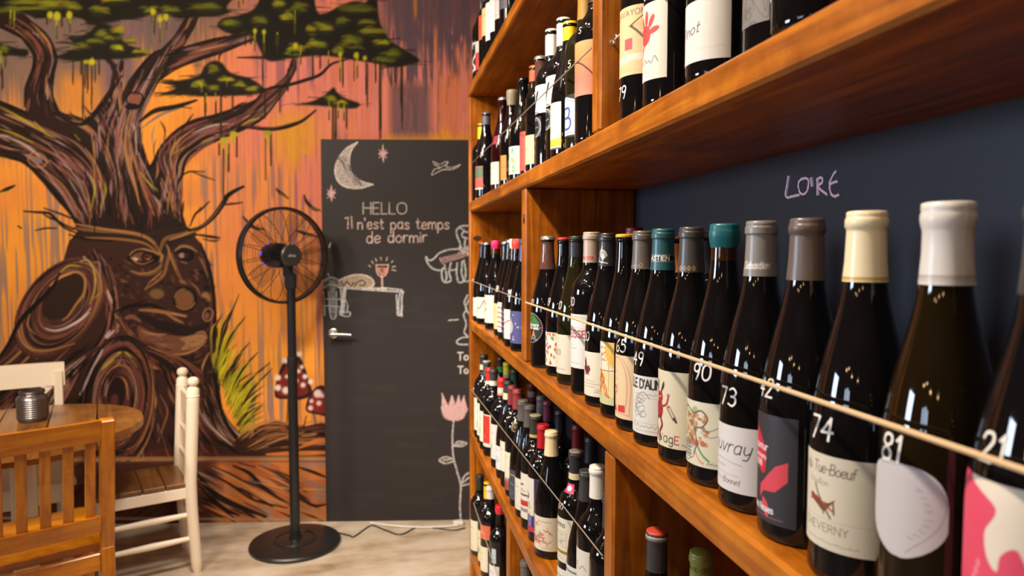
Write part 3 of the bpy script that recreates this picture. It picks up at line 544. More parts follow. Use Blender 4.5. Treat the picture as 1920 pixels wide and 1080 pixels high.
def wood(name, dark, mid, light, axis='Y', rough=.42, coat=.25, scale=1.0, bump=.12, spots=0.0):
    """stained timber, the grain runs along AXIS of the part's own coordinates"""
    m = mat(name, mid, rough, coat=coat, spec=.38); N, L, B = nodes(m)
    tc = N.new('ShaderNodeTexCoord'); mp = N.new('ShaderNodeMapping')
    s = {'X': (2.2, 34, 34), 'Y': (34, 2.2, 34), 'Z': (34, 34, 2.2)}[axis]
    mp.inputs['Scale'].default_value = tuple(v * scale for v in s)
    L.new(tc.outputs['Object'], mp.inputs['Vector'])
    n1 = N.new('ShaderNodeTexNoise'); n1.inputs['Scale'].default_value = 1.3; n1.inputs['Detail'].default_value = 6; n1.inputs['Distortion'].default_value = 1.2
    L.new(mp.outputs[0], n1.inputs['Vector'])
    n2 = N.new('ShaderNodeTexNoise'); n2.inputs['Scale'].default_value = 9; n2.inputs['Detail'].default_value = 10; n2.inputs['Roughness'].default_value = .7
    L.new(tc.outputs['Object'], n2.inputs['Vector'])
    a = N.new('ShaderNodeMix'); a.data_type = 'FLOAT'; a.inputs[0].default_value = .45
    L.new(n1.outputs['Fac'], a.inputs[2]); L.new(n2.outputs['Fac'], a.inputs[3])
    r = ramp(N, [(.3, dark), (.5, mid), (.72, light)]); L.new(a.outputs[0], r.inputs[0]); L.new(r.outputs[0], B.inputs['Base Color'])
    rr = ramp(N, [(.3, (rough - .08,) * 3), (.7, (rough + .12,) * 3)]); L.new(n2.outputs['Fac'], rr.inputs[0]); L.new(rr.outputs[0], B.inputs['Roughness'])
    bp = N.new('ShaderNodeBump'); bp.inputs['Strength'].default_value = bump; bp.inputs['Distance'].default_value = .002
    L.new(n1.outputs['Fac'], bp.inputs['Height']); L.new(bp.outputs[0], B.inputs['Normal'])
    return m
def painted(name, rough=.6, coat=0.0, metal=0.0, spec=.5):
    """a surface whose own printed or brushed colours are stored on its mesh"""
    m = mat(name, (.8, .8, .8), rough, metal, coat, spec); N, L, B = nodes(m)
    a = N.new('ShaderNodeAttribute'); a.attribute_name = 'paint'
    L.new(a.outputs['Color'], B.inputs['Base Color'])
    return m

def obj(name, mesh, material=None, parent=None, loc=(0, 0, 0), rot=None):
    o = bpy.data.objects.new(name, mesh); COL.objects.link(o)
    if material is not None and not mesh.materials: mesh.materials.append(material)
    o.parent = parent; o.location = loc
    if rot: o.rotation_euler = rot
    return o
def thing(name, label, cat, loc=(0, 0, 0), rotz=0.0, group=None):
    o = bpy.data.objects.new(name, None); o.empty_display_size = .05; COL.objects.link(o)
    o.location = loc; o.rotation_euler = (0, 0, rotz)
    return tag(o, label, cat, group)
def tag(o, label, cat, group=None):
    o['label'] = label; o['category'] = cat
    if group: o['group'] = group
    return o
def struct(o, label=None):
    o['kind'] = 'structure'
    if label: o['label'] = label
    return o

class MB:
    """collects vertices and faces of one part"""
    def __init__(s): s.v, s.f, s.sm = [], [], []
    def add(s, v, f, smooth=True):
        k = len(s.v); s.v += [tuple(map(float, p)) for p in v]; s.f += [tuple(i + k for i in q) for q in f]; s.sm += [smooth] * len(f); return s
    def box(s, lo, hi, bev=0.002, xf=None):
        lo, hi = np.array(lo, float), np.array(hi, float); c, h = (lo + hi) / 2, (hi - lo) / 2
        b = min(bev, h.min() * .45)
        V, idx = [], {}
        for sx in (-1, 1):
            for sy in (-1, 1):
                for sz in (-1, 1):
                    for ax in range(3):
                        p = np.array([sx, sy, sz], float) * (h - b); p[ax] = (sx, sy, sz)[ax] * h[ax]
                        idx[sx, sy, sz, ax] = len(V); V.append(c + p)
        F = []
        for ax in range(3):
            o1, o2 = [(1, 2), (2, 0), (0, 1)][ax]
            for sg in (-1, 1):
                q = []
                for a, b2 in ((-1, -1), (1, -1), (1, 1), (-1, 1)):
                    k = [0, 0, 0]; k[ax] = sg; k[o1] = a; k[o2] = b2; q.append(idx[k[0], k[1], k[2], ax])
                F.append(q if sg > 0 else q[::-1])
            for a in (-1, 1):
                for b2 in (-1, 1):
                    k0 = [0, 0, 0]; k0[o1] = a; k0[o2] = b2; k1 = k0[:]; k0[ax] = -1; k1[ax] = 1
                    q = [idx[(*k0, o1)], idx[(*k1, o1)], idx[(*k1, o2)], idx[(*k0, o2)]]
                    F.append(q if a * b2 < 0 else q[::-1])
        for sx in (-1, 1):
            for sy in (-1, 1):
                for sz in (-1, 1):
                    q = [idx[sx, sy, sz, a] for a in range(3)]
                    F.append(q if sx * sy * sz > 0 else q[::-1])
        V = np.array(V)
        if xf is not None: V = np.array([xf(p) for p in V])
        return s.add(V, F, False)
    def lathe(s, prof, n=32, cx=0, cy=0, cz=0, mod=None, axis=None):
        V, F = [], []
        for r, z in prof:
            for k in range(n):
                t = 2 * math.pi * k / n; rr = r * (mod(t, z) if mod else 1)
                V.append((cx + rr * math.cos(t), cy + rr * math.sin(t), cz + z))
        for i in range(len(prof) - 1):
            for k in range(n):
                a, b = i * n + k, i * n + (k + 1) % n
                F.append((a, b, b + n, a + n))
        F.append(tuple(range(n))[::-1]); F.append(tuple(range((len(prof) - 1) * n, len(prof) * n)))
        if axis is not None: V = [axis(p) for p in V]
        return s.add(V, F, True)
    def tube(s, pts, r, n=8, closed=False):
        P = np.asarray(pts, float); m = len(P)
        rad = np.full(m, r) if np.isscalar(r) else np.asarray(r, float)
        T = np.roll(P, -1, 0) - np.roll(P, 1, 0) if closed else np.gradient(P, axis=0)
        T /= np.linalg.norm(T, axis=1)[:, None] + 1e-12
        up = np.array([0, 0, 1.0]) if abs(T[0][2]) < .9 else np.array([1.0, 0, 0])
        V = []; nrm = np.cross(T[0], up); nrm /= np.linalg.norm(nrm)
        for i in range(m):
            nrm = nrm - T[i] * (nrm @ T[i]); nrm /= np.linalg.norm(nrm) + 1e-12; bi = np.cross(T[i], nrm)
            for k in range(n):
                t = 2 * math.pi * k / n; V.append(P[i] + rad[i] * (math.cos(t) * nrm + math.sin(t) * bi))
        F = []
        for i in range(m if closed else m - 1):
            j = (i + 1) % m
            for k in range(n):
                F.append((i * n + k, i * n + (k + 1) % n, j * n + (k + 1) % n, j * n + k))
        if not closed: F += [tuple(range(n))[::-1], tuple(range((m - 1) * n, m * n))]
        return s.add(V, F, True)
    def slab(s, outline, z0, z1, xf=None, smooth_=False):
        """a flat plate: OUTLINE (counter-clockwise) from z0 to z1"""
        n = len(outline); V = [(x, y, z0) for x, y in outline] + [(x, y, z1) for x, y in outline]
        F = [tuple(range(n))[::-1], tuple(range(n, 2 * n))] + [(k, (k + 1) % n, n + (k + 1) % n, n + k) for k in range(n)]
        if xf is not None: V = [xf(p) for p in V]
        return s.add(V, F, smooth_)
    def bar(s, a, b, w, d, side=(0, 0, 1), bev=.003):
        """a square bar from A to B, W wide across SIDE x axis, D deep along SIDE"""
        a, b = np.array(a, float), np.array(b, float); L = np.linalg.norm(b - a); t = (b - a) / L
        sd = np.array(side, float); sd -= t * (sd @ t); sd /= np.linalg.norm(sd); wd = np.cross(t, sd)
        return s.box((-w / 2, -d / 2, 0), (w / 2, d / 2, L), bev, xf=lambda p: a + wd * p[0] + sd * p[1] + t * p[2])
    def mesh(s, name='mesh'):
        m = bpy.data.meshes.new(name); m.from_pydata(s.v, [], s.f)
        m.polygons.foreach_set('use_smooth', s.sm); m.update()
        return m
    def build(s, name, material, parent=None, loc=(0, 0, 0), rot=None):
        m = s.mesh(name)
        if any(s.sm) : smooth_by_angle(m)
        return obj(name, m, material, parent, loc, rot)
def smooth_by_angle(m, deg=38):
    try:
        n = np.empty(len(m.polygons) * 3); m.polygons.foreach_get('normal', n); n = n.reshape(-1, 3)
        ef = {}
        for p in m.polygons:
            for k in p.edge_keys: ef.setdefault(k, []).append(p.index)
        c = math.cos(math.radians(deg))
        sharp = [0] * len(m.edges)
        for e in m.edges:
            f = ef.get(tuple(sorted(e.vertices)), ef.get(e.key, []))
            if len(f) == 2 and n[f[0]] @ n[f[1]] < c: sharp[e.index] = 1
        at = m.attributes.new('sharp_edge', 'BOOLEAN', 'EDGE'); at.data.foreach_set('value', sharp)
    except Exception as ex:
        print('smooth', ex)

def grid_mesh(name, P, canvas=None, mask=None, smooth_=True, flip=False):
    """a sheet from a (ny, nx, 3) array of points, coloured from a canvas of the same size"""
    ny, nx = P.shape[:2]
    idx = np.arange(ny * nx).reshape(ny, nx)
    q = np.stack([idx[:-1, :-1], idx[:-1, 1:], idx[1:, 1:], idx[1:, :-1]], -1).reshape(-1, 4)
    if flip: q = q[:, ::-1]
    if mask is not None:
        q = q[(mask[:-1, :-1] & mask[:-1, 1:] & mask[1:, 1:] & mask[1:, :-1]).reshape(-1)]
    m = bpy.data.meshes.new(name)
    m.vertices.add(ny * nx); m.vertices.foreach_set('co', P.reshape(-1).astype(np.float32))
    m.loops.add(len(q) * 4); m.loops.foreach_set('vertex_index', q.reshape(-1).astype(np.int32))
    m.polygons.add(len(q)); m.polygons.foreach_set('loop_start', np.arange(0, len(q) * 4, 4, dtype=np.int32)); m.polygons.foreach_set('loop_total', np.full(len(q), 4, dtype=np.int32))
    m.polygons.foreach_set('use_smooth', [smooth_] * len(q))
    m.update(calc_edges=True)
    if canvas is not None: paint_attr(m, canvas)
    return m
def paint_attr(m, cols):
    a = m.color_attributes.new('paint', 'FLOAT_COLOR', 'POINT')
    c = np.ones((len(m.vertices), 4), np.float32); c[:, :3] = lin(np.clip(cols.reshape(-1, 3), 0, 255))
    a.data.foreach_set('color', c.reshape(-1))
# ------------------------------------------------------------------ the room
M_CHALK = painted('chalkboard_paint', rough=.6, spec=.3)
M_MURAL = painted('mural_paint', rough=.75, spec=.18)
M_PAPER = painted('label_paper', rough=.55)
M_FOIL = painted('capsule_foil', rough=.38, coat=.15)
M_WALL = mat('warm_plaster', rgb(128, 104, 82), .85)
M_CEIL = mat('ceiling_plaster', rgb(170, 156, 140), .9)
M_STEEL = mat('brushed_steel', rgb(205, 200, 190), .28, 1.0)
M_BLACK = mat('black_plastic', (.012, .012, .013), .38)
M_BLACKMETAL = mat('black_enamel', (.011, .011, .012), .32, coat=.2)

# concrete floor with worn pale streaks
M_FLOOR = mat('worn_concrete', rgb(190, 166, 132), .4, coat=.15); N, L, B = nodes(M_FLOOR)
tc = N.new('ShaderNodeTexCoord'); mp = N.new('ShaderNodeMapping'); mp.inputs['Scale'].default_value = (1.2, 4.2, 1); mp.inputs['Rotation'].default_value = (0, 0, -.15)
L.new(tc.outputs['Object'], mp.inputs['Vector'])
n1 = N.new('ShaderNodeTexNoise'); n1.inputs['Scale'].default_value = 1.6; n1.inputs['Detail'].default_value = 8; n1.inputs['Roughness'].default_value = .62; L.new(mp.outputs[0], n1.inputs['Vector'])
n2 = N.new('ShaderNodeTexNoise'); n2.inputs['Scale'].default_value = 7; n2.inputs['Detail'].default_value = 6; L.new(tc.outputs['Object'], n2.inputs['Vector'])
mx = N.new('ShaderNodeMix'); mx.data_type = 'FLOAT'; mx.inputs[0].default_value = .3; L.new(n1.outputs['Fac'], mx.inputs[2]); L.new(n2.outputs['Fac'], mx.inputs[3])
r = ramp(N, [(.28, rgb(104, 82, 58)), (.40, rgb(160, 138, 112)), (.52, rgb(192, 174, 152)), (.72, rgb(210, 200, 186))]); L.new(mx.outputs[0], r.inputs[0]); L.new(r.outputs[0], B.inputs['Base Color'])
rr = ramp(N, [(.3, (.5,) * 3), (.7, (.28,) * 3)]); L.new(n1.outputs['Fac'], rr.inputs[0]); L.new(rr.outputs[0], B.inputs['Roughness'])

XL, XR, YB = -3.8, 0.66, -3.2
def wall_y(x, d=WALL_D): return (d - x * WN[0]) / WN[1]
def plane(name, pts, m):
    me = bpy.data.meshes.new(name); me.from_pydata(pts, [], [tuple(range(len(pts)))]); me.update()
    return struct(obj(name, me, m))
plane('floor', [(XL, YB, 0), (XR + .3, YB, 0), (XR + .3, wall_y(XR + .3), 0), (XL, wall_y(XL), 0)], M_FLOOR)
plane('ceiling', [(XL, YB, 3), (XL, wall_y(XL), 3), (XR + .3, wall_y(XR + .3), 3), (XR + .3, YB, 3)], M_CEIL)
plane('wall_left', [(XL, YB, 0), (XL, wall_y(XL), 0), (XL, wall_y(XL), 3), (XL, YB, 3)], M_WALL)
plane('wall_right', [(XR, YB, 0), (XR, YB, 3), (XR, wall_y(XR), 3), (XR, wall_y(XR), 0)], M_WALL)
plane('wall_front', [(XL, YB, 0), (XL, YB, 3), (XR, YB, 3), (XR, YB, 0)], M_WALL)

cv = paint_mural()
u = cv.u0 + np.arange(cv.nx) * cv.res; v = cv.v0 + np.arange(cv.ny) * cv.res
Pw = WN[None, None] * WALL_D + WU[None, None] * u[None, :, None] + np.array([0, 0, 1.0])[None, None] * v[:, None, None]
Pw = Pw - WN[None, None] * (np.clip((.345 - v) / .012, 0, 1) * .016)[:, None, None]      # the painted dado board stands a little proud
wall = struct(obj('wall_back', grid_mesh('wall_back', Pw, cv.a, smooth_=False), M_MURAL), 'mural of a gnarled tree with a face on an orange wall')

# ---- the chalkboard door
def paint_door():
    (ul, vt), (ub, vb) = wall_uv([(600, 261), (613, 978)], DOOR_D)
    u0 = (ul + ub) / 2; w, h = .84, vt - .002
    c = Canvas(u0, .002, w, h, .003, (48, 42, 42), tf=lambda p: wall_uv(p, DOOR_D), unit=.00286, seed=8)
    R = np.random.RandomState(4)
    WH, PK, BLU = (226, 214, 204), (226, 178, 174), (150, 160, 164)
    for _ in range(26):      # rubbed out chalk
        x, y = R.uniform(600, 900), R.uniform(560, 960); L = R.uniform(20, 120)
        c.line([(x, y), (x + L, y + R.uniform(-6, 6))], R.uniform(4, 14), (70, 62, 60), .16, soft=4)
    def ch(p, w=3.2, col=WH, curve=True, closed=False, a=.92): c.line(p, w, col, a, curve=curve, chalk=.35, closed=closed)
    def tx(s, x, y, h, w=3, col=WH, **k):
        st, L = text_strokes(s, x, 0, h, **k)
        for p in st: c.line(np.stack([p[:, 0], y - p[:, 1]], 1), w, col, .95, chalk=.3)
    c.poly([(670, 267), (652, 278), (638, 294), (628, 318), (632, 338), (646, 350), (667, 353), (699, 346), (682, 341), (664, 330), (655, 314), (656, 296), (661, 280)], (206, 192, 182), .9, curve=True, chalk=.3)
    ch([(670, 267), (650, 278), (634, 298), (628, 320), (634, 340), (650, 351), (674, 353), (699, 346)], 3); ch([(670, 267), (658, 284), (655, 306), (660, 326), (676, 339), (699, 346)], 2.5)
    for _ in range(30):
        k = R.uniform(.1, .9); x, y = 634 + 34 * k * k + R.uniform(-2, 16), 285 + 60 * k; ch([(x, y), (x + 5, y + 10)], 1.5, (110, 100, 96), False)
    for sx, sy, k in ((718, 288, 1), (621, 363, .9)):
        c.poly([(sx, sy - 20 * k), (sx + 3, sy - 5), (sx + 11 * k, sy - 2), (sx + 4, sy + 3), (sx + 1, sy + 19 * k), (sx - 3, sy + 4), (sx - 10 * k, sy + 1), (sx - 3, sy - 5)], PK, .9, chalk=.2)
        ch([(sx - 7, sy - 7), (sx + 7, sy + 8)], 2, PK, False); ch([(sx + 7, sy - 7), (sx - 7, sy + 8)], 2, PK, False)
    ch([(812, 303), (824, 308), (834, 304), (840, 304), (836, 312), (848, 314), (863, 309), (850, 317), (832, 318), (822, 322), (810, 328), (814, 318), (824, 314), (814, 308), (812, 303)], 2, WH); ch([(822, 316), (838, 308)], 1.6)
    tx('HELLO', 681, 401, 21, 2.3, (206, 194, 178), gap=.2)
    ch([(647, 409), (653, 408), (652, 429)], 2.6, (222, 190, 178), False); ch([(659, 406), (660, 428)], 2.6, (222, 190, 178), False)
    tx("n'est pas temps", 671, 429, 20, 2.5, (222, 190, 178), gap=.2, squeeze=.93, rise=-.004, rng=random.Random(3), wob=.04)
    tx('de dormir', 688, 456, 21, 2.5, (222, 196, 184), gap=.19, rise=.02, rng=random.Random(5), wob=.03)
    D = lambda pts: [(400 + x / 3, 360 + y / 3) for x, y in pts]
    # the table, the sleeper and the glass
    for p in ([(700, 535), (840, 548), (960, 556), (1068, 562)], [(720, 522), (860, 540), (980, 542), (1060, 552)], [(1068, 562), (1060, 600), (1060, 700)], [(1050, 572), (1042, 620), (1044, 695)], [(1062, 640), (1052, 694)], [(1030, 580), (1034, 640), (1036, 690)], [(735, 540), (728, 600), (716, 690)], [(716, 540), (722, 610), (724, 690)], [(744, 545), (736, 620), (734, 680)]): ch(D(p), 3.4, (206, 204, 204))
    c.poly(D([(700, 500), (760, 475), (820, 465), (880, 480), (902, 515), (880, 540), (720, 530)]), (196, 172, 144), .85, curve=True, chalk=.3)
    ch(D([(700, 500), (760, 474), (820, 464), (882, 480), (904, 516), (880, 542)]), 2.6)
    for p in ([(720, 505), (735, 528), (752, 505), (775, 528), (790, 510)], [(820, 505), (836, 495), (852, 508), (848, 526), (826, 526)], [(795, 532), (810, 505)]): ch(D(p), 2.4, (50, 42, 40))
    c.poly(D([(618, 500), (650, 480), (700, 490), (704, 535), (680, 560), (690, 640), (690, 695), (664, 700), (650, 640), (640, 560), (618, 545)]), (112, 116, 118), .7, curve=True, chalk=.35)
    for p in ([(622, 500), (660, 480), (700, 492)], [(618, 540), (660, 520), (704, 530)], [(622, 560), (626, 690)], [(646, 560), (660, 700), (690, 696), (692, 560)], [(620, 600), (730, 604)], [(620, 640), (720, 646)], [(712, 660), (716, 690), (760, 700), (770, 680), (752, 672)], [(740, 600), (756, 640), (748, 680)]): ch(D(p), 2.8, (176, 180, 182))
    for k in range(14):
        y = 500 + k * 13; ch(D([(650 + (k % 2) * 6, y), (684, y + 8)]), 1.6, (190, 194, 196), False)
    ch(D([(916, 412), (920, 450), (936, 472), (958, 474), (976, 452), (984, 410)]), 3.2, PK); c.poly(D([(920, 425), (980, 425), (972, 455), (950, 470), (928, 455)]), (222, 150, 128), .9, chalk=.2)
    ch(D([(916, 410), (984, 410)]), 2.6, PK); ch(D([(948, 474), (950, 540)]), 4, PK); ch(D([(924, 546), (950, 538), (976, 544), (950, 552), (924, 546)]), 2.6); ch(D([(940, 430), (946, 448), (950, 432), (956, 450)]), 2, (120, 60, 50))
    for a, b in (((874, 412), (884, 420)), ((892, 390), (898, 402)), ((912, 374), (918, 388)), ((942, 368), (943, 382)), ((978, 368), (974, 384)), ((1008, 388), (1002, 398)), ((1024, 418), (1006, 422)), ((1026, 442), (1004, 438))): ch(D([a, b]), 2.4, (214, 190, 160), False)
    ch(D([(660, 286), (652, 310)]), 3, WH, False); ch(D([(645, 460), (650, 470)]), 2, WH, False)
    # the dinosaur
    for p in ([(1430, 190), (1395, 192), (1368, 215), (1372, 250), (1388, 290), (1380, 318), (1320, 325), (1270, 345), (1240, 375), (1215, 385), (1196, 366), (1206, 400), (1236, 432), (1280, 440), (1296, 430)], [(1430, 225), (1405, 225), (1400, 250), (1430, 262)], [(1290, 430), (1284, 460), (1296, 505), (1336, 498), (1326, 450), (1336, 400)], [(1300, 410), (1312, 470), (1308, 500)], [(1372, 400), (1368, 450), (1378, 505), (1406, 500), (1396, 450), (1400, 390)], [(1410, 385), (1420, 450), (1416, 500), (1440, 500)], [(1340, 440), (1366, 436)], [(1416, 262), (1414, 330), (1440, 350)], [(1384, 200), (1408, 214)]): ch(D(p), 3.6, (204, 206, 206))
    for k in range(12):
        x = 1274 + k * 13; ch(D([(x, 372 - k * 3), (x + 14, 402 - k * 4)]), 2.6, PK, False)
    for _ in range(26):
        x, y = R.uniform(1375, 1430), R.uniform(300, 345); ch(D([(x, y), (x + 10, y + 10)]), 1.6, WH, False)
    # scribbles beside the shelf
    ch(D([(1322, 722), (1376, 718)]), 2.6, WH, False)
    for p in ([(1430, 580), (1412, 620), (1424, 660), (1408, 690), (1422, 740), (1412, 790), (1430, 810)], [(1440, 815), (1400, 820), (1370, 838), (1380, 856), (1430, 858)], [(1440, 600), (1420, 650), (1440, 690)]): ch(D(p), 3.2, (206, 206, 206))
    tx('To', 858, 675, 14, 3, WH); tx('To', 859, 700, 13, 3, WH)
    # the tulip
    T = lambda pts: [(360 + x * .3518, 700 + y * .3518) for x, y in pts]
    c.poly(T([(1332, 108), (1366, 180), (1386, 118), (1404, 176), (1422, 118), (1432, 170), (1450, 120), (1468, 190), (1440, 240), (1390, 250), (1345, 232), (1330, 180)]), (222, 178, 176), .95, chalk=.15)
    ch(T([(1332, 108), (1366, 180), (1386, 118), (1404, 176), (1422, 118), (1432, 170), (1450, 120)]), 2.6, PK, False); ch(T([(1330, 180), (1345, 232), (1390, 250), (1440, 240), (1468, 190)]), 3, PK)
    for p in ([(1394, 252), (1388, 340), (1392, 440), (1412, 520), (1432, 600), (1428, 700), (1432, 780)], [(1392, 385), (1420, 364), (1462, 372), (1440, 388), (1396, 386)], [(1410, 382), (1446, 372)], [(1390, 456), (1350, 446), (1318, 462), (1350, 480), (1390, 470)], [(1340, 462), (1376, 460)], [(1436, 590), (1450, 550), (1475, 530)], [(1440, 598), (1475, 590)], [(1448, 580), (1475, 556)]): ch(T(p), 3.6, (206, 200, 194))
    return c
dc = paint_door()
u = dc.u0 + np.arange(dc.nx) * dc.res; v = dc.v0 + np.arange(dc.ny) * dc.res
Pd = WN[None, None] * DOOR_D + WU[None, None] * u[None, :, None] + np.array([0, 0, 1.0])[None, None] * v[:, None, None]
door = struct(obj('door_1', grid_mesh('door_1', Pd, dc.a, smooth_=False), M_CHALK), 'black chalkboard door with moon, tulip and white writing')
def wall_xf(p): return WU * p[0] + WN * p[1] + np.array([0, 0, p[2]])
mb = MB(); mb.box((dc.u0, DOOR_D + .0006, dc.v0), (u[-1], DOOR_D + .0195, v[-1]), .001, xf=wall_xf)
mb.build('door_slab', mat('door_black', rgb(46, 40, 40), .6), door)
(hu, hv), = wall_uv([(625, 625)], DOOR_D)
mb = MB(); ax = lambda p: wall_xf((hu + p[0], DOOR_D - p[2], hv + p[1]))
mb.lathe([(.0, .0), (.026, .0), (.026, .007), (.022, .009), (.011, .009), (.010, .05), (.009, .055), (0.0, .055)], 28, axis=ax)
mb.tube([wall_xf((hu + a, DOOR_D - .048, hv + b)) for a, b in ((-.004, 0), (.03, 0), (.07, -.001), (.105, -.003))], [.009, .009, .008, .0075], 12)
mb.build('door_handle', M_STEEL, door)
# ------------------------------------------------------------------ the wine rack
SX0, SX1, SY1, SY0 = .333, .614, 2.70, -.55
TOP = dict(A=2.0813, B=1.6416, C=1.1878, D=.7446, E=.290)
TH = .038
ST = dict(dark=rgb(88, 42, 4), mid=rgb(156, 84, 6), light=rgb(206, 126, 20))
M_BOARD = wood('stained_pine_along', axis='Y', rough=.4, coat=.12, **ST)
M_UP = wood('stained_pine_upright', axis='Z', rough=.4, coat=.12, **ST)
N, L, B = nodes(M_BOARD)
rack = thing('wine_rack', 'tall orange-stained timber wine rack filled with bottles along the right wall', 'shelf', (SX0, SY1, 0))
def rk(lo, hi): return (lo[0] - SX0, lo[1] - SY1, lo[2]), (hi[0] - SX0, hi[1] - SY1, hi[2])
def rbox(name, lo, hi, m, bev=.004):
    return MB().box(*rk(lo, hi), bev).build(name, m, rack)
for k, z in TOP.items():
    rbox('shelf_board', (SX0, SY0, z - TH), (SX1, SY1 if k == 'A' else SY1 - .04, z), M_BOARD)
rbox('plinth', (SX0 + .02, SY0, 0.0), (SX0 + .05, SY1 - .04, TOP['E'] - TH), M_BOARD)
rbox('end_panel', (SX0 + .001, SY1 - .04, 0), (SX1, SY1, TOP['A'] - TH), M_UP)
rbox('end_panel', (SX0 + .001, SY0 - .04, 0), (SX1, SY0, TOP['A']), M_UP)
DIV = {'B': (1.049, 1.089), 'C': (1.616, 1.662), 'D': (.971, 1.012), 'E': (1.832, 1.874)}
nxt = {'B': 'A', 'C': 'B', 'D': 'C', 'E': 'D'}
for k, (y0, y1) in DIV.items():
    rbox('divider', (SX0 + .002, y0, TOP[k]), (SX1 - .004, y1, TOP[nxt[k]] - TH), M_UP)
for k, y0 in (('B', -.15), ('C', -.3), ('D', -.2), ('E', .75)):
    rbox('divider', (SX0 + .002, y0, TOP[k]), (SX1 - .004, y0 + .04, TOP[nxt[k]] - TH), M_UP)

# blackboard back panel with the chalked region name
def paint_back():
    z0, z1 = TOP['E'], TOP['A'] - TH
    c = Canvas(SY0, z0, SY1 - .04 - SY0, z1 - z0, .01, (42, 45, 53))
    return c
bc = paint_back()
yy = bc.u0 + np.arange(bc.nx) * bc.res; zz = bc.v0 + np.arange(bc.ny) * bc.res
Pb = np.zeros((bc.ny, bc.nx, 3)); Pb[..., 0] = SX1 - SX0 - .004; Pb[..., 1] = (yy - SY1)[None, :]; Pb[..., 2] = zz[:, None]
back = obj('back_panel', grid_mesh('back_panel', Pb, bc.a, smooth_=False, flip=True), painted('navy_chalkboard', rough=.5), rack)
back['label'] = 'dark navy chalkboard back panel'
R = random.Random(2)
mb = MB()
CX = SX1 - .0048
for s in ([(1479, 330), (1476, 350), (1474, 369), (1488, 368), (1500, 365)], [(1504, 334), (1497, 345), (1500, 360), (1508, 364), (1515, 354), (1516, 338), (1508, 334), (1502, 337)], [(1521, 333), (1523, 350)], [(1533, 334), (1533, 352), (1534, 366)], [(1532, 336), (1541, 333), (1542, 342), (1534, 349), (1542, 358), (1552, 366)], [(1568, 320), (1560, 332), (1556, 346), (1558, 362), (1566, 368), (1574, 364)], [(1557, 346), (1564, 342), (1571, 340)]):
    P = [on_x(x, y, CX) for x, y in s]
    sp = smooth([(p[1], p[2]) for p in P], 6)
    n_ = len(sp)
    mb.tube([(CX - SX0 + .0006, y - SY1 + R.uniform(-.0004, .0004), z + R.uniform(-.0004, .0004)) for y, z in sp], [R.uniform(.0016, .0026) for _ in sp], 6)
o = mb.build('chalk_word', mat('pink_chalk', rgb(246, 206, 212), .9), rack); o['label'] = 'pink chalk word on the navy panel'

# two knots in the timber of the uprights
M_KNOT = mat('dark_knot', rgb(48, 24, 10), .5)
for (px, py), dx in (((984.5, 410), .0),):
    p = on_x(px, py, SX0 + .002); mb = MB()
    mb.lathe([(.0100, -.001), (.0095, .0012), (.006, .0005), (.0055, .0016), (.002, .002)], 20, axis=lambda q: (SX0 + .002 - q[2] - SX0, DIV['C'][0] + .012 + q[0] * .8 - SY1, p[2] + q[1] * 1.2))
    mb.build('wood_knot', M_KNOT, rack)
p = on_y(895, 447, SY1 - .04); mb = MB()
mb.lathe([(.013, -.001), (.012, .001), (.008, .0004), (.003, .0012)], 20, axis=lambda q: (p[0] - SX0 + q[0] * 1.3, -.04 - q[2], p[2] + q[1] * .8))
mb.build('wood_knot', M_KNOT, rack)
# ------------------------------------------------------------------ wine bottles
def glass(name, c, rough=.03):
    m = mat(name, c, rough, coat=.0, spec=.55); N, L, B = nodes(m)
    tc = N.new('ShaderNodeTexCoord'); n = N.new('ShaderNodeTexNoise'); n.inputs['Scale'].default_value = 30; n.inputs['Detail'].default_value = 8
    L.new(tc.outputs['Object'], n.inputs['Vector'])
    r = ramp(N, [(.45, (rough,) * 3), (.75, (rough + .045,) * 3)]); L.new(n.outputs['Fac'], r.inputs[0]); L.new(r.outputs[0], B.inputs['Roughness'])
    return m
GLASS = {'dark': glass('black_bottle_glass', (.0045, .004, .0045)), 'olive': glass('olive_bottle_glass', (.012, .011, .004)), 'amber': glass('amber_bottle_glass', (.010, .006, .002)), 'red': glass('red_bottle_glass', (.020, .002, .004))}
M_NECK = mat('clear_neck_glass', rgb(112, 76, 66), .06, trans=.35)
M_AMBERNECK = mat('amber_neck_glass', rgb(52, 27, 9), .06)
M_MARK = mat('white_marker', rgb(228, 222, 214), .6)

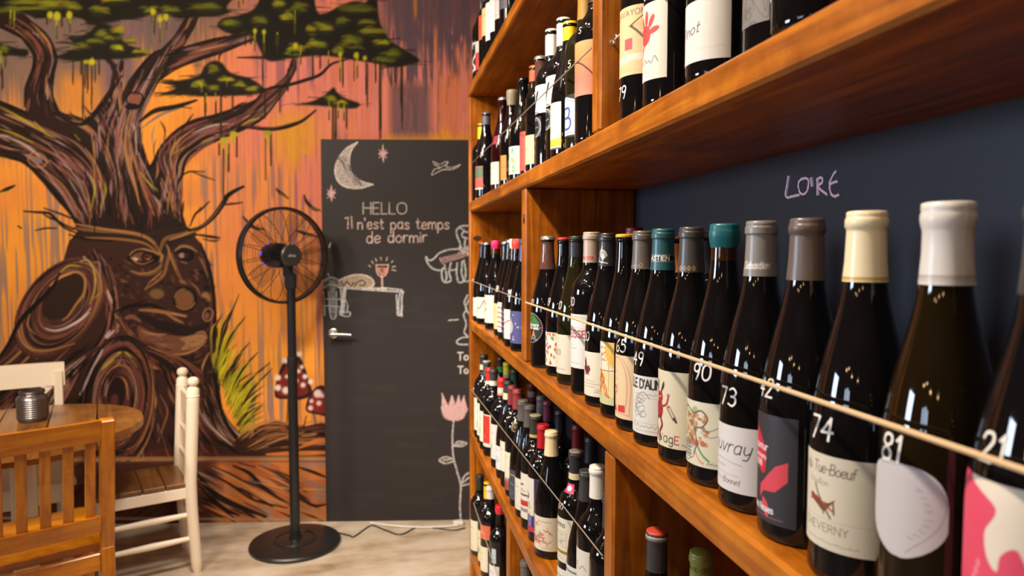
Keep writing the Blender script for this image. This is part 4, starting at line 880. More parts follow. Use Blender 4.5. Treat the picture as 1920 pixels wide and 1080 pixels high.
PROFILE = {   # radius, height in mm for a 298 mm bottle
 'bu': [(33, 0), (37, 1), (38.8, 4), (39, 8), (39, 60), (39, 112), (38.8, 122), (38, 134), (36.3, 148), (33.6, 164), (30, 180), (26.2, 195), (22.6, 209), (19.6, 222), (17.4, 234), (15.8, 248), (14.8, 262), (14.2, 278), (14.1, 285), (15.4, 286), (15.6, 289), (15.4, 293), (14.4, 294), (14.4, 297), (13.4, 298)],
 'bo': [(32, 0), (35.5, 1), (37.2, 4), (37.4, 8), (37.4, 100), (37.4, 180), (37.2, 188), (36.2, 196), (33.6, 204), (29.6, 211), (24.6, 217), (20, 223), (16.8, 230), (15.2, 238), (14.4, 250), (14, 268), (13.9, 284), (15.2, 286), (15.4, 290), (15.2, 294), (14.2, 295), (14.2, 297), (13.2, 298)],
}
_PR = {}
def profile(kind, H, rs):
    k = (kind, round(H, 4), rs)
    if k not in _PR:
        p = np.array(PROFILE[kind], float)
        f = H / .298
        z = p[:, 1] / 1000 * f; r = p[:, 0] / 1000 * rs
        nk = p[:, 1] > 225
        r[nk] = p[nk, 0] / 1000
        zz, rr = [], []
        for i in range(len(z) - 1):          # a little denser where the shoulder bends
            n = 3 if 100 < p[i, 1] < 262 else 1
            for j in range(n):
                t = j / n; zz.append(z[i] * (1 - t) + z[i + 1] * t); rr.append(r[i] * (1 - t) + r[i + 1] * t)
        zz.append(z[-1]); rr.append(r[-1])
        q = np.array(rr); 
        for _ in range(2):                     # round the shoulder
            s = q.copy(); m = (np.array(zz) > .09 * f) & (np.array(zz) < .27 * f); s[1:-1] = np.where(m[1:-1], (q[:-2] + 2 * q[1:-1] + q[2:]) / 4, q[1:-1]); q = s
        _PR[k] = (q, np.array(zz))
    return _PR[k]
_BM = {}
def body_mesh(kind, H, rs, n):
    k = (kind, round(H, 4), rs, n)
    if k not in _BM:
        r, z = profile(kind, H, rs)
        mb = MB(); mb.lathe(list(zip(r, z)), n); m = mb.mesh('bottle_glass'); smooth_by_angle(m, 50); _BM[k] = m
    return _BM[k]

def cap_profile(style, H, rneck):
    """list of (radius, z) of the capsule from its lower rim up, and whether it closes flat"""
    e = .0008
    if style == 'foil': return [(rneck(H - .056) + e, H - .056), (rneck(H - .04) + e, H - .04), (rneck(H - .018) + e, H - .018), (.0150, H - .0135), (.0163, H - .0120), (.0163, H - .0065), (.0158, H - .0050), (.0152, H - .0044), (.0154, H - .0030), (.0151, H + .0002), (.0138, H + .0008)]
    if style == 'foilshort': return [(rneck(H - .042) + e, H - .042), (rneck(H - .018) + e, H - .018), (.0150, H - .0135), (.0163, H - .0120), (.0163, H - .0060), (.0154, H - .0046), (.0154, H - .0020), (.0148, H + .0004), (.0134, H + .0008)]
    if style == 'screw': return [(.0150, H - .060), (.0152, H - .058), (.0152, H - .022), (.0149, H - .021), (.0152, H - .020), (.0152, H - .0165), (.0149, H - .0155), (.0152, H - .0145), (.0152, H - .0115), (.0149, H - .0105), (.0152, H - .0095), (.0152, H - .0015), (.0142, H + .0004)]
    if style == 'wax': return [(rneck(H - .024) + .0008, H - .026), (rneck(H - .022) + .0016, H - .022), (.0168, H - .018), (.0176, H - .012), (.0174, H - .007), (.0164, H - .0045), (.0168, H - .0015), (.0160, H + .0012), (.0135, H + .0016)]
    if style == 'waxlong': return [(rneck(H - .056) + .001, H - .056), (rneck(H - .035) + .0012, H - .035), (rneck(H - .02) + .0015, H - .019), (.0168, H - .0145), (.0174, H - .0110), (.0172, H - .0070), (.0164, H - .0055), (.0169, H - .0040), (.0166, H + .0004), (.0140, H + .0012)]
    if style == 'crown': return [(.0168, H - .0082), (.0170, H - .0074), (.0162, H - .0036), (.0150, H - .0004), (.0130, H + .0008)]
    if style == 'disc': return [(.0158, H - .0042), (.0160, H - .0036), (.0160, H - .0006), (.0150, H + .0006), (.0130, H + .0009)]
    if style == 'cork': return [(.0150, H - .05), (.0156, H - .044), (.0176, H - .026), (.0182, H - .014), (.0182, H - .006), (.0170, H + .0006), (.0140, H + .0012)]
def make_cap(root, style, color, H, rneck, bands=(), art=None, n=28, top=None, name=None):
    prof = cap_profile(style, H, rneck)
    zs = np.array([p[1] for p in prof]); rs_ = np.array([p[0] for p in prof])
    L = zs[-1] - zs[0]
    nu = 128 if art else n
    # height rows: the profile's own plus extra rows for bands and lettering
    ex = [zs[0] + L * t for b in bands for t in (b[0], b[0] + .003, b[1], b[1] + .003)]
    rows = np.unique(np.round(np.concatenate([zs, ex, np.linspace(zs[0], zs[-3], 60 if art else 5)]), 6))
    rr = np.interp(rows, zs, rs_)
    th = np.linspace(0, 2 * math.pi, nu + 1)
    col = np.empty((len(rows), nu + 1, 3)); col[:] = color
    for b0, b1, bc_ in bands:
        m = (rows >= zs[0] + L * b0 - 1e-6) & (rows <= zs[0] + L * b1 + 1e-6); col[m] = bc_
    if top is not None: col[rows > zs[-1] - .0012] = top
    mod = np.ones((len(rows), nu + 1))
    if style == 'crown': mod += .05 * np.cos(th * 21)[None, :] * (rows < zs[-1] - .003)[:, None]
    if style == 'screw': col *= (1 - .12 * ((rows > H - .012) & (rows < H - .002))[:, None] * (np.arange(nu + 1) % 2)[None, :])[:, :, None]
    if style.startswith('wax'):
        rg = np.random.RandomState(int(H * 1e5) % 999); ph = rg.rand(3) * 6
        mod += (.03 * np.cos(th * 3 + ph[0]) + .02 * np.cos(th * 5 + ph[1]))[None, :] * np.linspace(1, .35, len(rows))[:, None]
    P = np.stack([rr[:, None] * mod * -np.sin(th)[None, :], rr[:, None] * mod * -np.cos(th)[None, :], np.broadcast_to(rows[:, None], mod.shape)], -1)
    if art:      # lettering painted on the unrolled capsule: u = 0 faces the aisle
        c = Canvas(0, 0, 1, 1, 1, (0, 0, 0)); c.a = col.copy(); c.ny, c.nx = c.a.shape[:2]; c.grain = np.random.RandomState(1).rand(c.ny, c.nx)
        rm = .0148; c.res = 1.0
        W_mm = 2 * math.pi * rm * 1000; rows_mm = (rows - zs[0]) * 1000
        def tf(p):
            x = (p[:, 0] + W_mm / 2) / W_mm * nu; y = np.interp(p[:, 1], rows_mm, np.arange(len(rows))); return np.stack([x, y], 1)
        c.tf = tf; c.unit = nu / W_mm; art(c)
        x = (math.radians(art_phi) - th) * rm * 1000
        j = np.round(((x + W_mm / 2) % W_mm) / W_mm * nu).astype(int) % nu
        col = c.a[:, j]
    # close the top
    P = np.concatenate([P, np.broadcast_to(np.array([0, 0, rows[-1]]), (1, nu + 1, 3))]); col = np.concatenate([col, col[-1:]])
    nm = name or {'crown': 'crown_cap', 'screw': 'screw_cap', 'disc': 'cork_disc', 'cork': 'stopper'}.get(style, 'capsule')
    m = grid_mesh(nm, P, col, flip=True)
    o = obj(nm, m, M_STEELCAP if style == 'crown' else M_FOIL, root)
    return o
art_phi = 52
M_STEELCAP = painted('crown_cap_metal', rough=.25, metal=.8)

def surf(kind, H, rs):
    r, z = profile(kind, H, rs)
    return lambda zz: np.interp(zz, z, r)
def put_label(root, kind, H, rs, phi, w, h, z0, draw, res, bg=(232, 224, 206), shape=None, seed=1, name='paper_label'):
    c = Canvas(0, 0, w, h, res, bg, seed=seed)
    draw(c, w, h)
    c.a = c.a * .91
    rad = surf(kind, H, rs)
    zz = z0 + np.arange(c.ny) * res / 1000; r = rad(zz) + .00035
    rb = float(rad(z0 + h / 2000))
    a = math.radians(phi) + (w / 2 - np.arange(c.nx) * res) / 1000 / rb
    P = np.stack([-r[:, None] * np.sin(a)[None, :], -r[:, None] * np.cos(a)[None, :], np.broadcast_to(zz[:, None], (c.ny, c.nx))], -1)
    mask = None
    if shape is not None:
        X, Y = np.meshgrid(np.arange(c.nx) * res, np.arange(c.ny) * res); mask = shape(X, Y, w, h)
    return obj(name, grid_mesh(name, P, c.a, mask), M_PAPER, root)
def price_mark(root, kind, H, rs, phi, z, txt, h=.017, w=.0019, slant=.08, rise=0.0):
    st, L = text_strokes(txt, 0, 0, h, slant=slant, gap=.22, rise=rise)
    rad = surf(kind, H, rs); mb = MB()
    def P(u, v):
        r = float(rad(z + v)) + .0005; a = math.radians(phi) + (L / 2 - u) / max(float(rad(z)), .02)
        return (-r * math.sin(a), -r * math.cos(a), z + v)
    for s in st:
        s = np.asarray(s, float)
        for i in range(len(s) - 1):
            a, b = s[i], s[i + 1]; d = b - a; Ld = np.hypot(*d)
            if Ld < 1e-6: continue
            n = np.array([-d[1], d[0]]) / Ld * w / 2; e = d / Ld * w * .35
            q = [a - n - e, a + n - e, b + n + e, b - n + e]
            mb.add([P(*t) for t in q], [(0, 1, 2, 3)], False)
    return mb.build('price_mark', M_MARK, root)

# ---- label drawings (millimetres on the paper)
INK, GREY, RED, MAR = (38, 34, 34), (120, 112, 104), (186, 34, 40), (110, 24, 36)
def scrib(c, x, y, L, h, col=GREY, w=.5, seed=1):
    R = random.Random(seed); p = []; k = max(4, int(L / h * 1.6))
    for i in range(k + 1): p.append((x + L * i / k, y + (h * R.uniform(.3, 1) if i % 2 else R.uniform(-.1, .2) * h)))
    c.line(p, w, col, .85, curve=True)
def lines(c, x, y, L, n, dy, col=GREY, w=.5, seed=1):
    for k in range(n): scrib(c, x, y - k * dy, L * random.Random(seed + k).uniform(.7, 1), 1.0, col, w, seed + k)
def plain(seed=1, accent=None, head=INK, title=None):
    def d(c, w, h):
        R = random.Random(seed)
        if title: c.text(title, w * .12, h * .68, h * .12, h * .022, head, slant=.05)
        else: scrib(c, w * .14, h * .7, w * .6, h * .1, head, .9, seed)
        lines(c, w * .16, h * .55, w * .55, R.randint(1, 3), h * .08, GREY, .5, seed)
        if accent: c.poly([(w * .2, h * .22), (w * .5, h * .2), (w * .62, h * .38), (w * .4, h * .46), (w * .24, h * .36)], accent, curve=True)
        scrib(c, w * .3, h * .08, w * .5, h * .05, GREY, .5, seed + 9)
    return d
def bands(*bs):
    def d(c, w, h):
        for y0, y1, col in bs: c.poly([(-2, h * y0), (w + 2, h * y0), (w + 2, h * y1), (-2, h * y1)], col)
        scrib(c, w * .15, h * .5, w * .6, h * .07, INK, .7, 3); lines(c, w * .2, h * .3, w * .5, 2, h * .08)
    return d
def splash(cols, n=24, seed=1, area=(0, 0, 1, 1), r=(.03, .1), extra=None):
    def d(c, w, h):
        R = random.Random(seed)
        for _ in range(n):
            x, y = w * R.uniform(area[0], area[2]), h * R.uniform(area[1], area[3]); k = h * R.uniform(*r)
            c.ell(x, y, k * R.uniform(.5, 1.3), k * R.uniform(.5, 1.3), R.choice(cols), .8, R.uniform(0, 180))
        if extra: extra(c, w, h)
    return d

def art_round(c, w, h):          # round badge: hills, letters, wave
    m = w / 2
    c.ell(m, m, m, m, (206, 150, 150)); c.ell(m, m, m * .95, m * .95, (24, 24, 34))
    for k in range(5): c.line([(m - 22 + k * 2, m + 26 - k * 5), (m + 2, m + 30 - k * 5), (m + 24 - k * 3, m + 12 - k * 4)], 2.4, (70, 170, 60), curve=True)
    c.line([(m - 32, m - 6), (m + 33, m + 2)], 1.4, (214, 150, 150)); c.text('Shiraz', m - 27, m - 2, 16, 2.6, (238, 234, 232), gap=.16)
    c.text('A', m + 2, m - 22, 15, 3, (236, 150, 40)); c.text('S', m - 16, m - 22, 13, 2.4, (236, 150, 40))
    c.line([(m - 26, m - 26), (m - 14, m - 22), (m - 4, m - 27), (m + 6, m - 23), (m + 16, m - 27), (m + 26, m - 24)], 2, (120, 190, 214), curve=True)
def art_fruit(c, w, h):
    R = random.Random(3)
    for _ in range(46):
        x, y = R.uniform(20, w), R.uniform(2, h - 4); 
        if x < 38 and y > h * .35: continue
        c.poly([(x, y - 4), (x + 3, y), (x, y + 4.5), (x - 3, y)], R.choice([(186, 44, 44), (214, 190, 50), (196, 90, 60), (120, 140, 70), (170, 30, 40)]), .9, curve=True)
    lines(c, 12, h * .62, 24, 2, 5, INK, .5); scrib(c, 10, h * .38, 26, 4, INK, .6, 4)
def art_03(c, w, h):
    c.text('2003', w * .26, h * .48, 11, 1.1, (70, 62, 56)); scrib(c, w * .3, h * .1, w * .5, 5, (90, 84, 78), .6, 8); c.line([(w * .16, h * .2), (w * .8, h * .2)], .3, (200, 190, 170))
def art_eisse(c, w, h):
    c.text('BREISSE', 14, h * .57, 13, 2.4, (196, 40, 44), gap=.2); lines(c, 16, h * .42, 40, 2, 6); scrib(c, 14, h * .08, 50, 3, GREY, .5, 3); c.line([(10, h * .78), (74, h * .74)], .4, (150, 150, 150))
def art_maroon(c, w, h):
    c.poly([(22, 52), (28, 56), (30, 50), (36, 53), (40, 46), (36, 40), (30, 36), (24, 40), (16, 46)], MAR); c.poly([(20, 58), (24, 68), (28, 60), (30, 52), (22, 50)], MAR); c.text('CRU', 21, 36, 6, 1.2, (120, 30, 40))
    lines(c, 24, 26, 34, 3, 5, (110, 100, 92), .5); scrib(c, 48, 6, 26, 4, INK, .5, 5); scrib(c, 50, 11, 22, 3, INK, .4, 6)
def art_root(c, w, h):
    c.poly([(0, 0), (w, 0), (w, h * .14), (0, h * .16)], (206, 204, 150)); c.poly([(0, h * .15), (w, h * .15), (w, h * .52), (0, h * .54)], (238, 214, 150))
    for k in range(16):
        a = math.radians(100 + k * 12); c.poly([(w * 1.02, h * .93), (w * 1.02 + 19 * math.cos(a - .1), h * .93 + 30 * math.sin(a - .1)), (w * 1.02 + 25 * math.cos(a), h * .93 + 40 * math.sin(a)), (w * 1.02 + 19 * math.cos(a + .1), h * .93 + 30 * math.sin(a + .1))], (232, 178, 60))
    c.ell(w * 1.02, h * .93, 16, 16, (236, 190, 76)); c.line([(0, h * .54), (w * .3, h * .53), (w, h * .55)], 1.6, (190, 100, 40), curve=True)
    R = random.Random(2)
    for k in range(13):
        x = w * .52; y = h * .53; p = [(x, y)]
        for _ in range(6): x += R.uniform(-6, 7); y -= R.uniform(5, 8); p.append((x, y))
        c.line(p, R.uniform(.8, 2), R.choice([(190, 84, 26), (206, 110, 30), (160, 60, 24)]), curve=True)
    c.line([(w * .52, h * .53), (w * .52, h * .74), (w * .54, h * .82)], 1.6, (150, 60, 40), curve=True)
    for k in range(22): c.ell(w * .53 + R.uniform(-11, 13), h * .78 + R.uniform(-9, 14), 1.4, 1.4, R.choice([(190, 70, 60), (214, 110, 90)]))
    c.line([(w * .84, h * .2), (w * .84, h * .66)], 1, (150, 150, 110)); 
def art_bottle(c, w0, h):
    w = w0 * 1.22
    c.line([(w * .62, 10), (w * .66, h * .4), (w * .64, h * .7), (w * .55, h * .9), (w * .44, h * .97), (w * .3, h * .9)], .9, (206, 90, 70), curve=True); c.line([(w * .7, 8), (w * .73, h * .5), (w * .68, h * .78), (w * .56, h * .97)], .7, (206, 90, 70), curve=True)
    c.line([(w * .28, 8), (w * .72, 6)], .7, (206, 90, 70)); lines(c, w * .3, h * .72, 14, 2, 10, (206, 110, 90), .8, 4)
    for k in range(3): c.line([(w * .3, h * .5 - k * 3), (w * .38 + k, h * .5), (w * .42, h * .42), (w * .34, h * .38), (w * .3, h * .5 - k * 3)], 1, RED, curve=True)
    c.line([(w * .34, h * .38), (w * .35, h * .2)], 3, RED); c.poly([(w * .28, h * .1), (w * .36, h * .24), (w * .42, h * .1)], RED); c.poly([(w * .46, h * .1), (w * .62, h * .1), (w * .62, h * .22), (w * .46, h * .2)], (212, 50, 52))
def art_aunay(c, w, h):
    c.text("VILLE D'AUNAY", 2, h - 17, 12, 2.3, INK, gap=.14, squeeze=.75); scrib(c, 24, h - 26, 40, 2.5, GREY, .5, 4); c.line([(20, h - 30), (70, h - 30)], .3, GREY)
    R = random.Random(5)
    for k in range(5): c.line([(28 + R.uniform(-6, 14), 20 + R.uniform(0, 30)) for _ in range(5)], .5, (110, 104, 100), curve=True)
    for x, y, r in ((36, 48, 6), (34, 36, 8), (40, 28, 5)): c.ell(x, y, r, r * .8, (110, 106, 104), line=.6)
    c.line([(26, 50), (40, 58), (50, 50)], .7, (90, 86, 84), curve=True); scrib(c, 18, 9, 56, 6, (90, 84, 80), .6, 8); c.line([(14, 16), (74, 15)], .3, GREY); scrib(c, 24, 4, 40, 2, GREY, .4, 9)
def art_imp(c, w, h):
    RD2 = (176, 40, 36); R = random.Random(1)
    c.poly([(32, 66), (44, 68), (47, 60), (42, 54), (34, 56)], RD2, curve=True); c.poly([(32, 66), (29, 74), (35, 84), (35, 70)], (70, 20, 20), curve=True); c.poly([(44, 68), (50, 76), (48, 82), (42, 69)], (70, 20, 20), curve=True)
    c.poly([(33, 56), (44, 55), (48, 44), (42, 34), (32, 36), (28, 46)], RD2, curve=True); c.line([(34, 36), (28, 26), (34, 18), (30, 10)], 4, (120, 30, 28), curve=True); c.line([(42, 36), (46, 26), (40, 16), (44, 9)], 4, (120, 30, 28), curve=True)
    c.line([(46, 50), (54, 54), (57, 62)], 3, RD2, curve=True); c.line([(30, 50), (24, 44), (26, 36)], 3, RD2, curve=True)
    for k in range(4): c.line([(57, 62), (55 + k * 1.6, 68 - abs(k - 1.5))], .9, RD2)
    for _ in range(14): x, y = R.uniform(30, 46), R.uniform(12, 62); c.line([(x, y), (x + R.uniform(-5, 5), y + R.uniform(-6, 6))], .9, (60, 18, 18))
    c.ell(36, 61, 1.2, 1.2, (240, 220, 200)); c.ell(41, 62, 1.2, 1.2, (240, 220, 200)); c.line([(58, 50), (66, 38)], 6, (150, 90, 70)); c.line([(59, 49), (66, 38)], 3.4, (214, 196, 170)); c.line([(66, 38), (69, 34)], 3, (60, 40, 40))
    x = 25
    for ch, col, hh in (('i', INK, 11), ('m', RD2, 12), ('p', INK, 11), ("'", RD2, 10), ('a', (90, 60, 50), 13), ('g', INK, 12), ('E', RD2, 10)): x += c.text(ch, x, 3 + 3, hh, 1.3, col) 
    c.ell(78, 6, .8, .8, INK); c.ell(81, 5, .8, .8, INK)
def art_vine(c, w, h):
    R = random.Random(9)
    for _ in range(90): c.ell(R.uniform(8, 50), R.uniform(24, h - 6), R.uniform(1.5, 4.5), R.uniform(1.5, 4.5), R.choice([(150, 178, 110), (206, 180, 80), (120, 160, 100), (226, 190, 110), (140, 170, 150), (190, 140, 70)]), .6)
    for _ in range(40): c.ell(R.uniform(34, 66), R.uniform(24, 58), R.uniform(1.5, 4), R.uniform(1.5, 4), R.choice([(196, 90, 50), (214, 130, 80), (170, 70, 44), (206, 110, 70)]), .65)
    for _ in range(26): x, y = R.uniform(10, 66), R.uniform(14, h - 8); c.line([(x, y), (x + R.uniform(-5, 5), y + R.uniform(-5, 5)), (x + R.uniform(-9, 9), y + R.uniform(-8, 8))], .6, R.choice([(110, 90, 80), (90, 110, 80), (150, 80, 60)]), curve=True)
    c.line([(20, 60), (32, 66), (46, 60), (58, 64), (66, 56), (60, 46), (50, 42), (52, 26), (48, 12)], 1.8, (110, 92, 80), curve=True); c.line([(58, 44), (68, 42), (80, 48)], .9, (120, 120, 126), curve=True); c.line([(58, 40), (70, 35), (82, 40)], .9, (140, 140, 146), curve=True)
    for k in range(40): x, y = 12 + (k % 8) * 4 + (k // 8 % 2) * 2, 9 + (k // 8) * 3.8; c.ell(x, y, 2, 1.8, (74, 70, 84), line=.8)
    c.line([(6, 12), (16, 4), (34, 3), (48, 10)], 1, (110, 100, 100), curve=True); c.line([(54, 22), (60, 14), (68, 8)], 2.4, (100, 160, 90), curve=True); c.line([(50, 16), (56, 7), (62, 4)], 1.2, (206, 110, 60), curve=True); scrib(c, 66, 4, 12, 3, INK, .6, 3)
def art_vouvray(c, w, h):
    c.text('Vouvray', 10, h - 28, 15, 1.1, (40, 38, 44), slant=.28, gap=.18); c.line([(28, h - 38), (40, h - 36), (70, h - 39)], .4, GREY, curve=True); scrib(c, 30, h - 44, 20, 3, GREY, .5, 3); c.line([(20, h - 50), (66, h - 51)], .3, GREY)
    scrib(c, 22, 10, 24, 2.6, GREY, .5, 4); c.text('Bonnet', 46, 8, 6, .55, (70, 66, 70), slant=.25, gap=.16); 
def art_dark(c, w, h):
    PKR = (226, 70, 84)
    c.poly([(14, h - 12), (34, h - 18), (46, h - 34), (44, h - 56), (30, h - 50), (14, h - 46)], (206, 40, 56), curve=True); c.poly([(44, h - 62), (58, h - 46), (70, h - 40), (70, h - 58), (58, h - 70), (44, h - 72), (38, h - 80), (38, h - 68)], PKR); c.poly([(42, h - 78), (50, h - 84), (50, h - 96), (44, h - 90)], PKR, curve=True)
    c.text('Saumur', 20, h - 34, 7, 1.2, (240, 220, 220)); c.text('Champigny', 22, h - 42, 4, .8, (240, 220, 220)); c.text('2018', 28, h - 50, 5, 1.1, (240, 220, 220)); c.text('Roches Neuves', 16, 9, 6.5, 1.3, (226, 222, 222), gap=.12, squeeze=.8); c.line([(18, 5), (66, 5)], .9, (150, 90, 120))
def art_boeuf(c, w, h):
    c.text('Clos du Tue-Boeuf', -4, h - 15, 8.6, .95, (120, 100, 88), slant=.2, gap=.13, squeeze=.78); c.text('Vouillon', 20, h - 25, 5, .6, (164, 148, 132), slant=.15)
    c.poly([(24, 42), (34, 38), (42, 38), (48, 42), (42, 34), (38, 30), (30, 34), (22, 38)], (130, 62, 36), curve=True); c.line([(28, 50), (32, 42), (44, 26)], 1.6, (96, 96, 40)); c.line([(22, 36), (30, 40), (46, 32)], 1.4, (170, 60, 40)); c.line([(34, 40), (38, 28)], 1.2, (110, 70, 30)); c.line([(46, 40), (47, 30)], 1.6, (120, 90, 40))
    c.text('CHEVERNY', 14, 14, 6.4, .75, (140, 126, 114), gap=.24); scrib(c, 18, 5, 48, 2, (150, 140, 126), .5, 2); c.line([(8, 24), (78, 24)], .25, (180, 170, 150))
def art_shield(c, w, h):
    c.ell(w / 2, h / 2, w * .52, h * .52, (206, 200, 200)); R = random.Random(4)
    c.line([(w * .2, h * .94), (w * .7, h * .97), (w * .96, h * .72), (w * .9, h * .4), (w * .6, h * .08)], 1, (176, 168, 172), curve=True)
    for k in range(9):
        a = math.radians(-60 + k * 13); x, y = w * .48 + w * .34 * math.cos(a), h * .52 + h * .33 * math.sin(a); scrib(c, x - 2, y, 4, 2.4, (170, 164, 166), .7, k)
def shield_mask(X, Y, w, h):
    x, y = (X / w - .5) * 2, (Y / h - .5) * 2
    return np.where(y > -.1, np.abs(x) ** 3 + np.abs((y + .1) / 1.1) ** 3.2 < 1, np.abs(x / np.clip(1 - (-.1 - y) ** 2 * .55, .05, 1)) ** 2.4 + np.abs((y + .1) / .9) ** 2.6 < 1)
def round_mask(X, Y, w, h): return np.hypot(X - w / 2, Y - h / 2) < w / 2
def art_pink(c, w, h):
    c.poly([(30, h), (w, h), (w, h - 40), (70, h - 46), (62, h - 34), (54, h - 40), (52, h - 50), (46, h - 44), (44, h - 30), (50, h - 14)], (240, 226, 206), curve=True)
    for k in range(12): c.ell(40 - k * 1.6, h - 50 - k * 5, 1.6, 2.6, (246, 150, 160), .8)
    c.line([(20, 10), (60, 16)], 2, (246, 130, 146), .6)
def art_red_splat(c, w, h):
    SP = (206, 74, 66)
    c.ell(36, 58, 12, 13, SP)
    for x, y, rx, ry, a in ((22, 66, 9, 4, -30), (28, 76, 10, 4, -65), (39, 79, 10, 4, 88), (49, 74, 9, 4, 60), (53, 62, 9, 4, 15)): c.ell(x, y, rx, ry, SP, 1, a)
    c.line([(34, 48), (26, 36), (20, 30)], 5, (206, 74, 66), curve=True); scrib(c, 20, 22, 40, 8, INK, .9, 3); scrib(c, 24, h - 14, 36, 2.4, (190, 170, 150), .5, 5); scrib(c, 16, 10, 30, 2, GREY, .4, 5)
def art_peach79(c, w, h):
    c.poly([(0, 26), (w, 30), (w, 20), (0, 16)], (240, 226, 204)); scrib(c, 14, 20, 60, 3, (200, 150, 120), .6, 4); c.text('SAVAYON', 30, h - 14, 8, 1.1, (110, 84, 70), gap=.3); lines(c, 18, h - 34, 26, 4, 9, (170, 120, 90), .5); c.poly([(52, 36), (66, 36), (66, 52), (52, 52)], (214, 84, 84)); lines(c, 24, 10, 50, 2, 4, (190, 140, 110), .4)
def art_pinot(c, w, h): c.text('Pinot', 8, h * .42, 12, 1.1, (70, 50, 66), slant=.25, rise=.12); scrib(c, 30, 12, 40, 3, (200, 190, 180), .4, 3)
def art_doodle(c, w, h):
    R = random.Random(6)
    for _ in range(40): c.ell(R.uniform(0, w), R.uniform(0, h), R.uniform(1, 5), R.uniform(1, 5), (80, 72, 70), line=.7)
    for _ in range(14): c.line([(R.uniform(0, w), R.uniform(0, h)) for _ in range(3)], .7, (90, 82, 80), curve=True)
def art_speckle(c, w, h):
    R = random.Random(6); c.poly([(w * .3, 0), (w, 0), (w, h * .66), (w * .3, h * .6)], (22, 24, 34))
    for _ in range(16): c.ell(R.uniform(w * .3, w), R.uniform(4, h * .55), 2.4, 2.4, R.choice([(214, 206, 170), (60, 90, 190), (60, 70, 150)]), soft=1)
def art_B(c, w, h):
    c.poly([(6, 4), (w - 6, 4), (w - 6, h - 12), (w / 2, h - 2), (6, h - 12)], (236, 234, 226)); c.line([(9, 8), (w - 9, 8), (w - 9, h - 15), (w / 2, h - 6), (9, h - 15)], 1, (40, 50, 100), closed=True); c.text('B', w * .4, h * .2, h * .5, 4.5, (66, 84, 170))
def art_blend(cols):
    def d(c, w, h):
        n = len(cols) - 1
        for k in range(c.ny):
            t = k / (c.ny - 1) * n; i = min(int(t), n - 1); c.a[k] = np.array(cols[i]) * (1 - (t - i)) + np.array(cols[i + 1]) * (t - i)
    return d
def art_yellow(c, w, h):
    c.poly([(0, 6), (w, 6), (w, 22), (0, 18)], (236, 196, 50)); c.poly([(0, 0), (w, 0), (w, 3), (0, 3)], (60, 50, 30)); R = random.Random(3)
    for k in range(12): x = 14 + R.uniform(0, 12); y = 28 + k * 5.4; c.line([(x, y), (x + R.uniform(2, 9), y + R.uniform(1, 6)), (x + R.uniform(0, 6), y + 6)], 1.6, (50, 44, 40), curve=True)
    for _ in range(6): c.ell(R.uniform(24, 34), R.uniform(30, 90), 3, 3, (226, 196, 60))
def art_bird(c, w, h): c.poly([(w * .3, h * .2), (w * .42, h * .5), (w * .6, h * .8), (w * .66, h * .7), (w * .52, h * .4), (w * .4, h * .16)], (50, 50, 54), curve=True); c.ell(w * .62, h * .78, 2.6, 2.6, (40, 40, 44)); c.ell(w * .34, h * .2, 2, 2, (60, 60, 64))
def art_ovalband(c, w, h): c.ell(w / 2, h / 2, w * .48, h * .48, (200, 200, 200), line=2.4); c.ell(w / 2, h / 2, w * .38, h * .38, (180, 180, 184), line=1.4); scrib(c, w * .25, h * .45, w * .5, h * .1, (210, 210, 210), 1.2, 2)
def art_green(c, w, h):
    R = random.Random(5)
    for _ in range(50): c.ell(R.uniform(10, w * .62), R.uniform(6, h - 8), R.uniform(2, 8), R.uniform(2, 8), R.choice([(90, 180, 130), (140, 206, 160), (60, 150, 100), (176, 206, 120), (196, 220, 190)]), .6)
def art_skull(c, w, h):
    W_ = (226, 226, 222)
    for p in ([(8, h - 8), (24, h - 2), (44, h - 14), (60, h - 10)], [(12, 58), (30, 44), (52, 22)], [(12, 20), (34, 40), (56, 62)], [(6, 6), (26, 2), (50, 12), (66, 6)]): c.line(p, 8, W_, curve=True)
    for x, y in ((12, 60), (54, 20), (12, 18), (58, 64)): c.ell(x, y, 7, 6, W_)
    c.ell(32, h - 22, 12, 9, W_); c.ell(28, h - 22, 3, 3, (20, 20, 20)); c.ell(38, h - 22, 3, 3, (20, 20, 20)); c.text('S', 56, h - 34, 14, 3, W_)
def art_hill(c, w, h): c.line([(4, 14), (18, 22), (30, 20), (44, 40), (52, 34), (74, 66), (84, 60)], 3, (40, 38, 38)); scrib(c, 10, h - 14, 30, 3, GREY, .5)
def art_pinkgreen(c, w, h):
    c.ell(w * .3, h * .58, w * .28, w * .28, (150, 140, 140), line=.8); c.poly([(w * .12, h * .62), (w * .3, h * .8), (w * .5, h * .7), (w * .3, h * .58)], (226, 150, 160), curve=True); c.poly([(w * .1, h * .5), (w * .3, h * .56), (w * .54, h * .52), (w * .4, h * .36), (w * .2, h * .38)], (150, 200, 90), curve=True); scrib(c, w * .2, h * .12, w * .3, 3, (206, 90, 100), .8)
def art_stripes(c, w, h):
    for k in range(5): c.line([(w * .2, h * (.15 + .16 * k)), (w * .6, h * (.18 + .16 * k)), (w * .9, h * (.14 + .16 * k))], 3, RED, curve=True)
def art_script(c, w, h):
    R = random.Random(8)
    for k in range(5): scrib(c, w * .15, h * (.1 + .17 * k), w * .6, h * .12, (220, 216, 212), 1.8, k)
def art_curl(c, w, h): c.line([(w * .2, h * .5), (w * .35, h * .62), (w * .3, h * .46), (w * .55, h * .56), (w * .8, h * .66)], 2.6, (190, 60, 70), curve=True); scrib(c, w * .2, h * .1, w * .5, 3, GREY, .5)
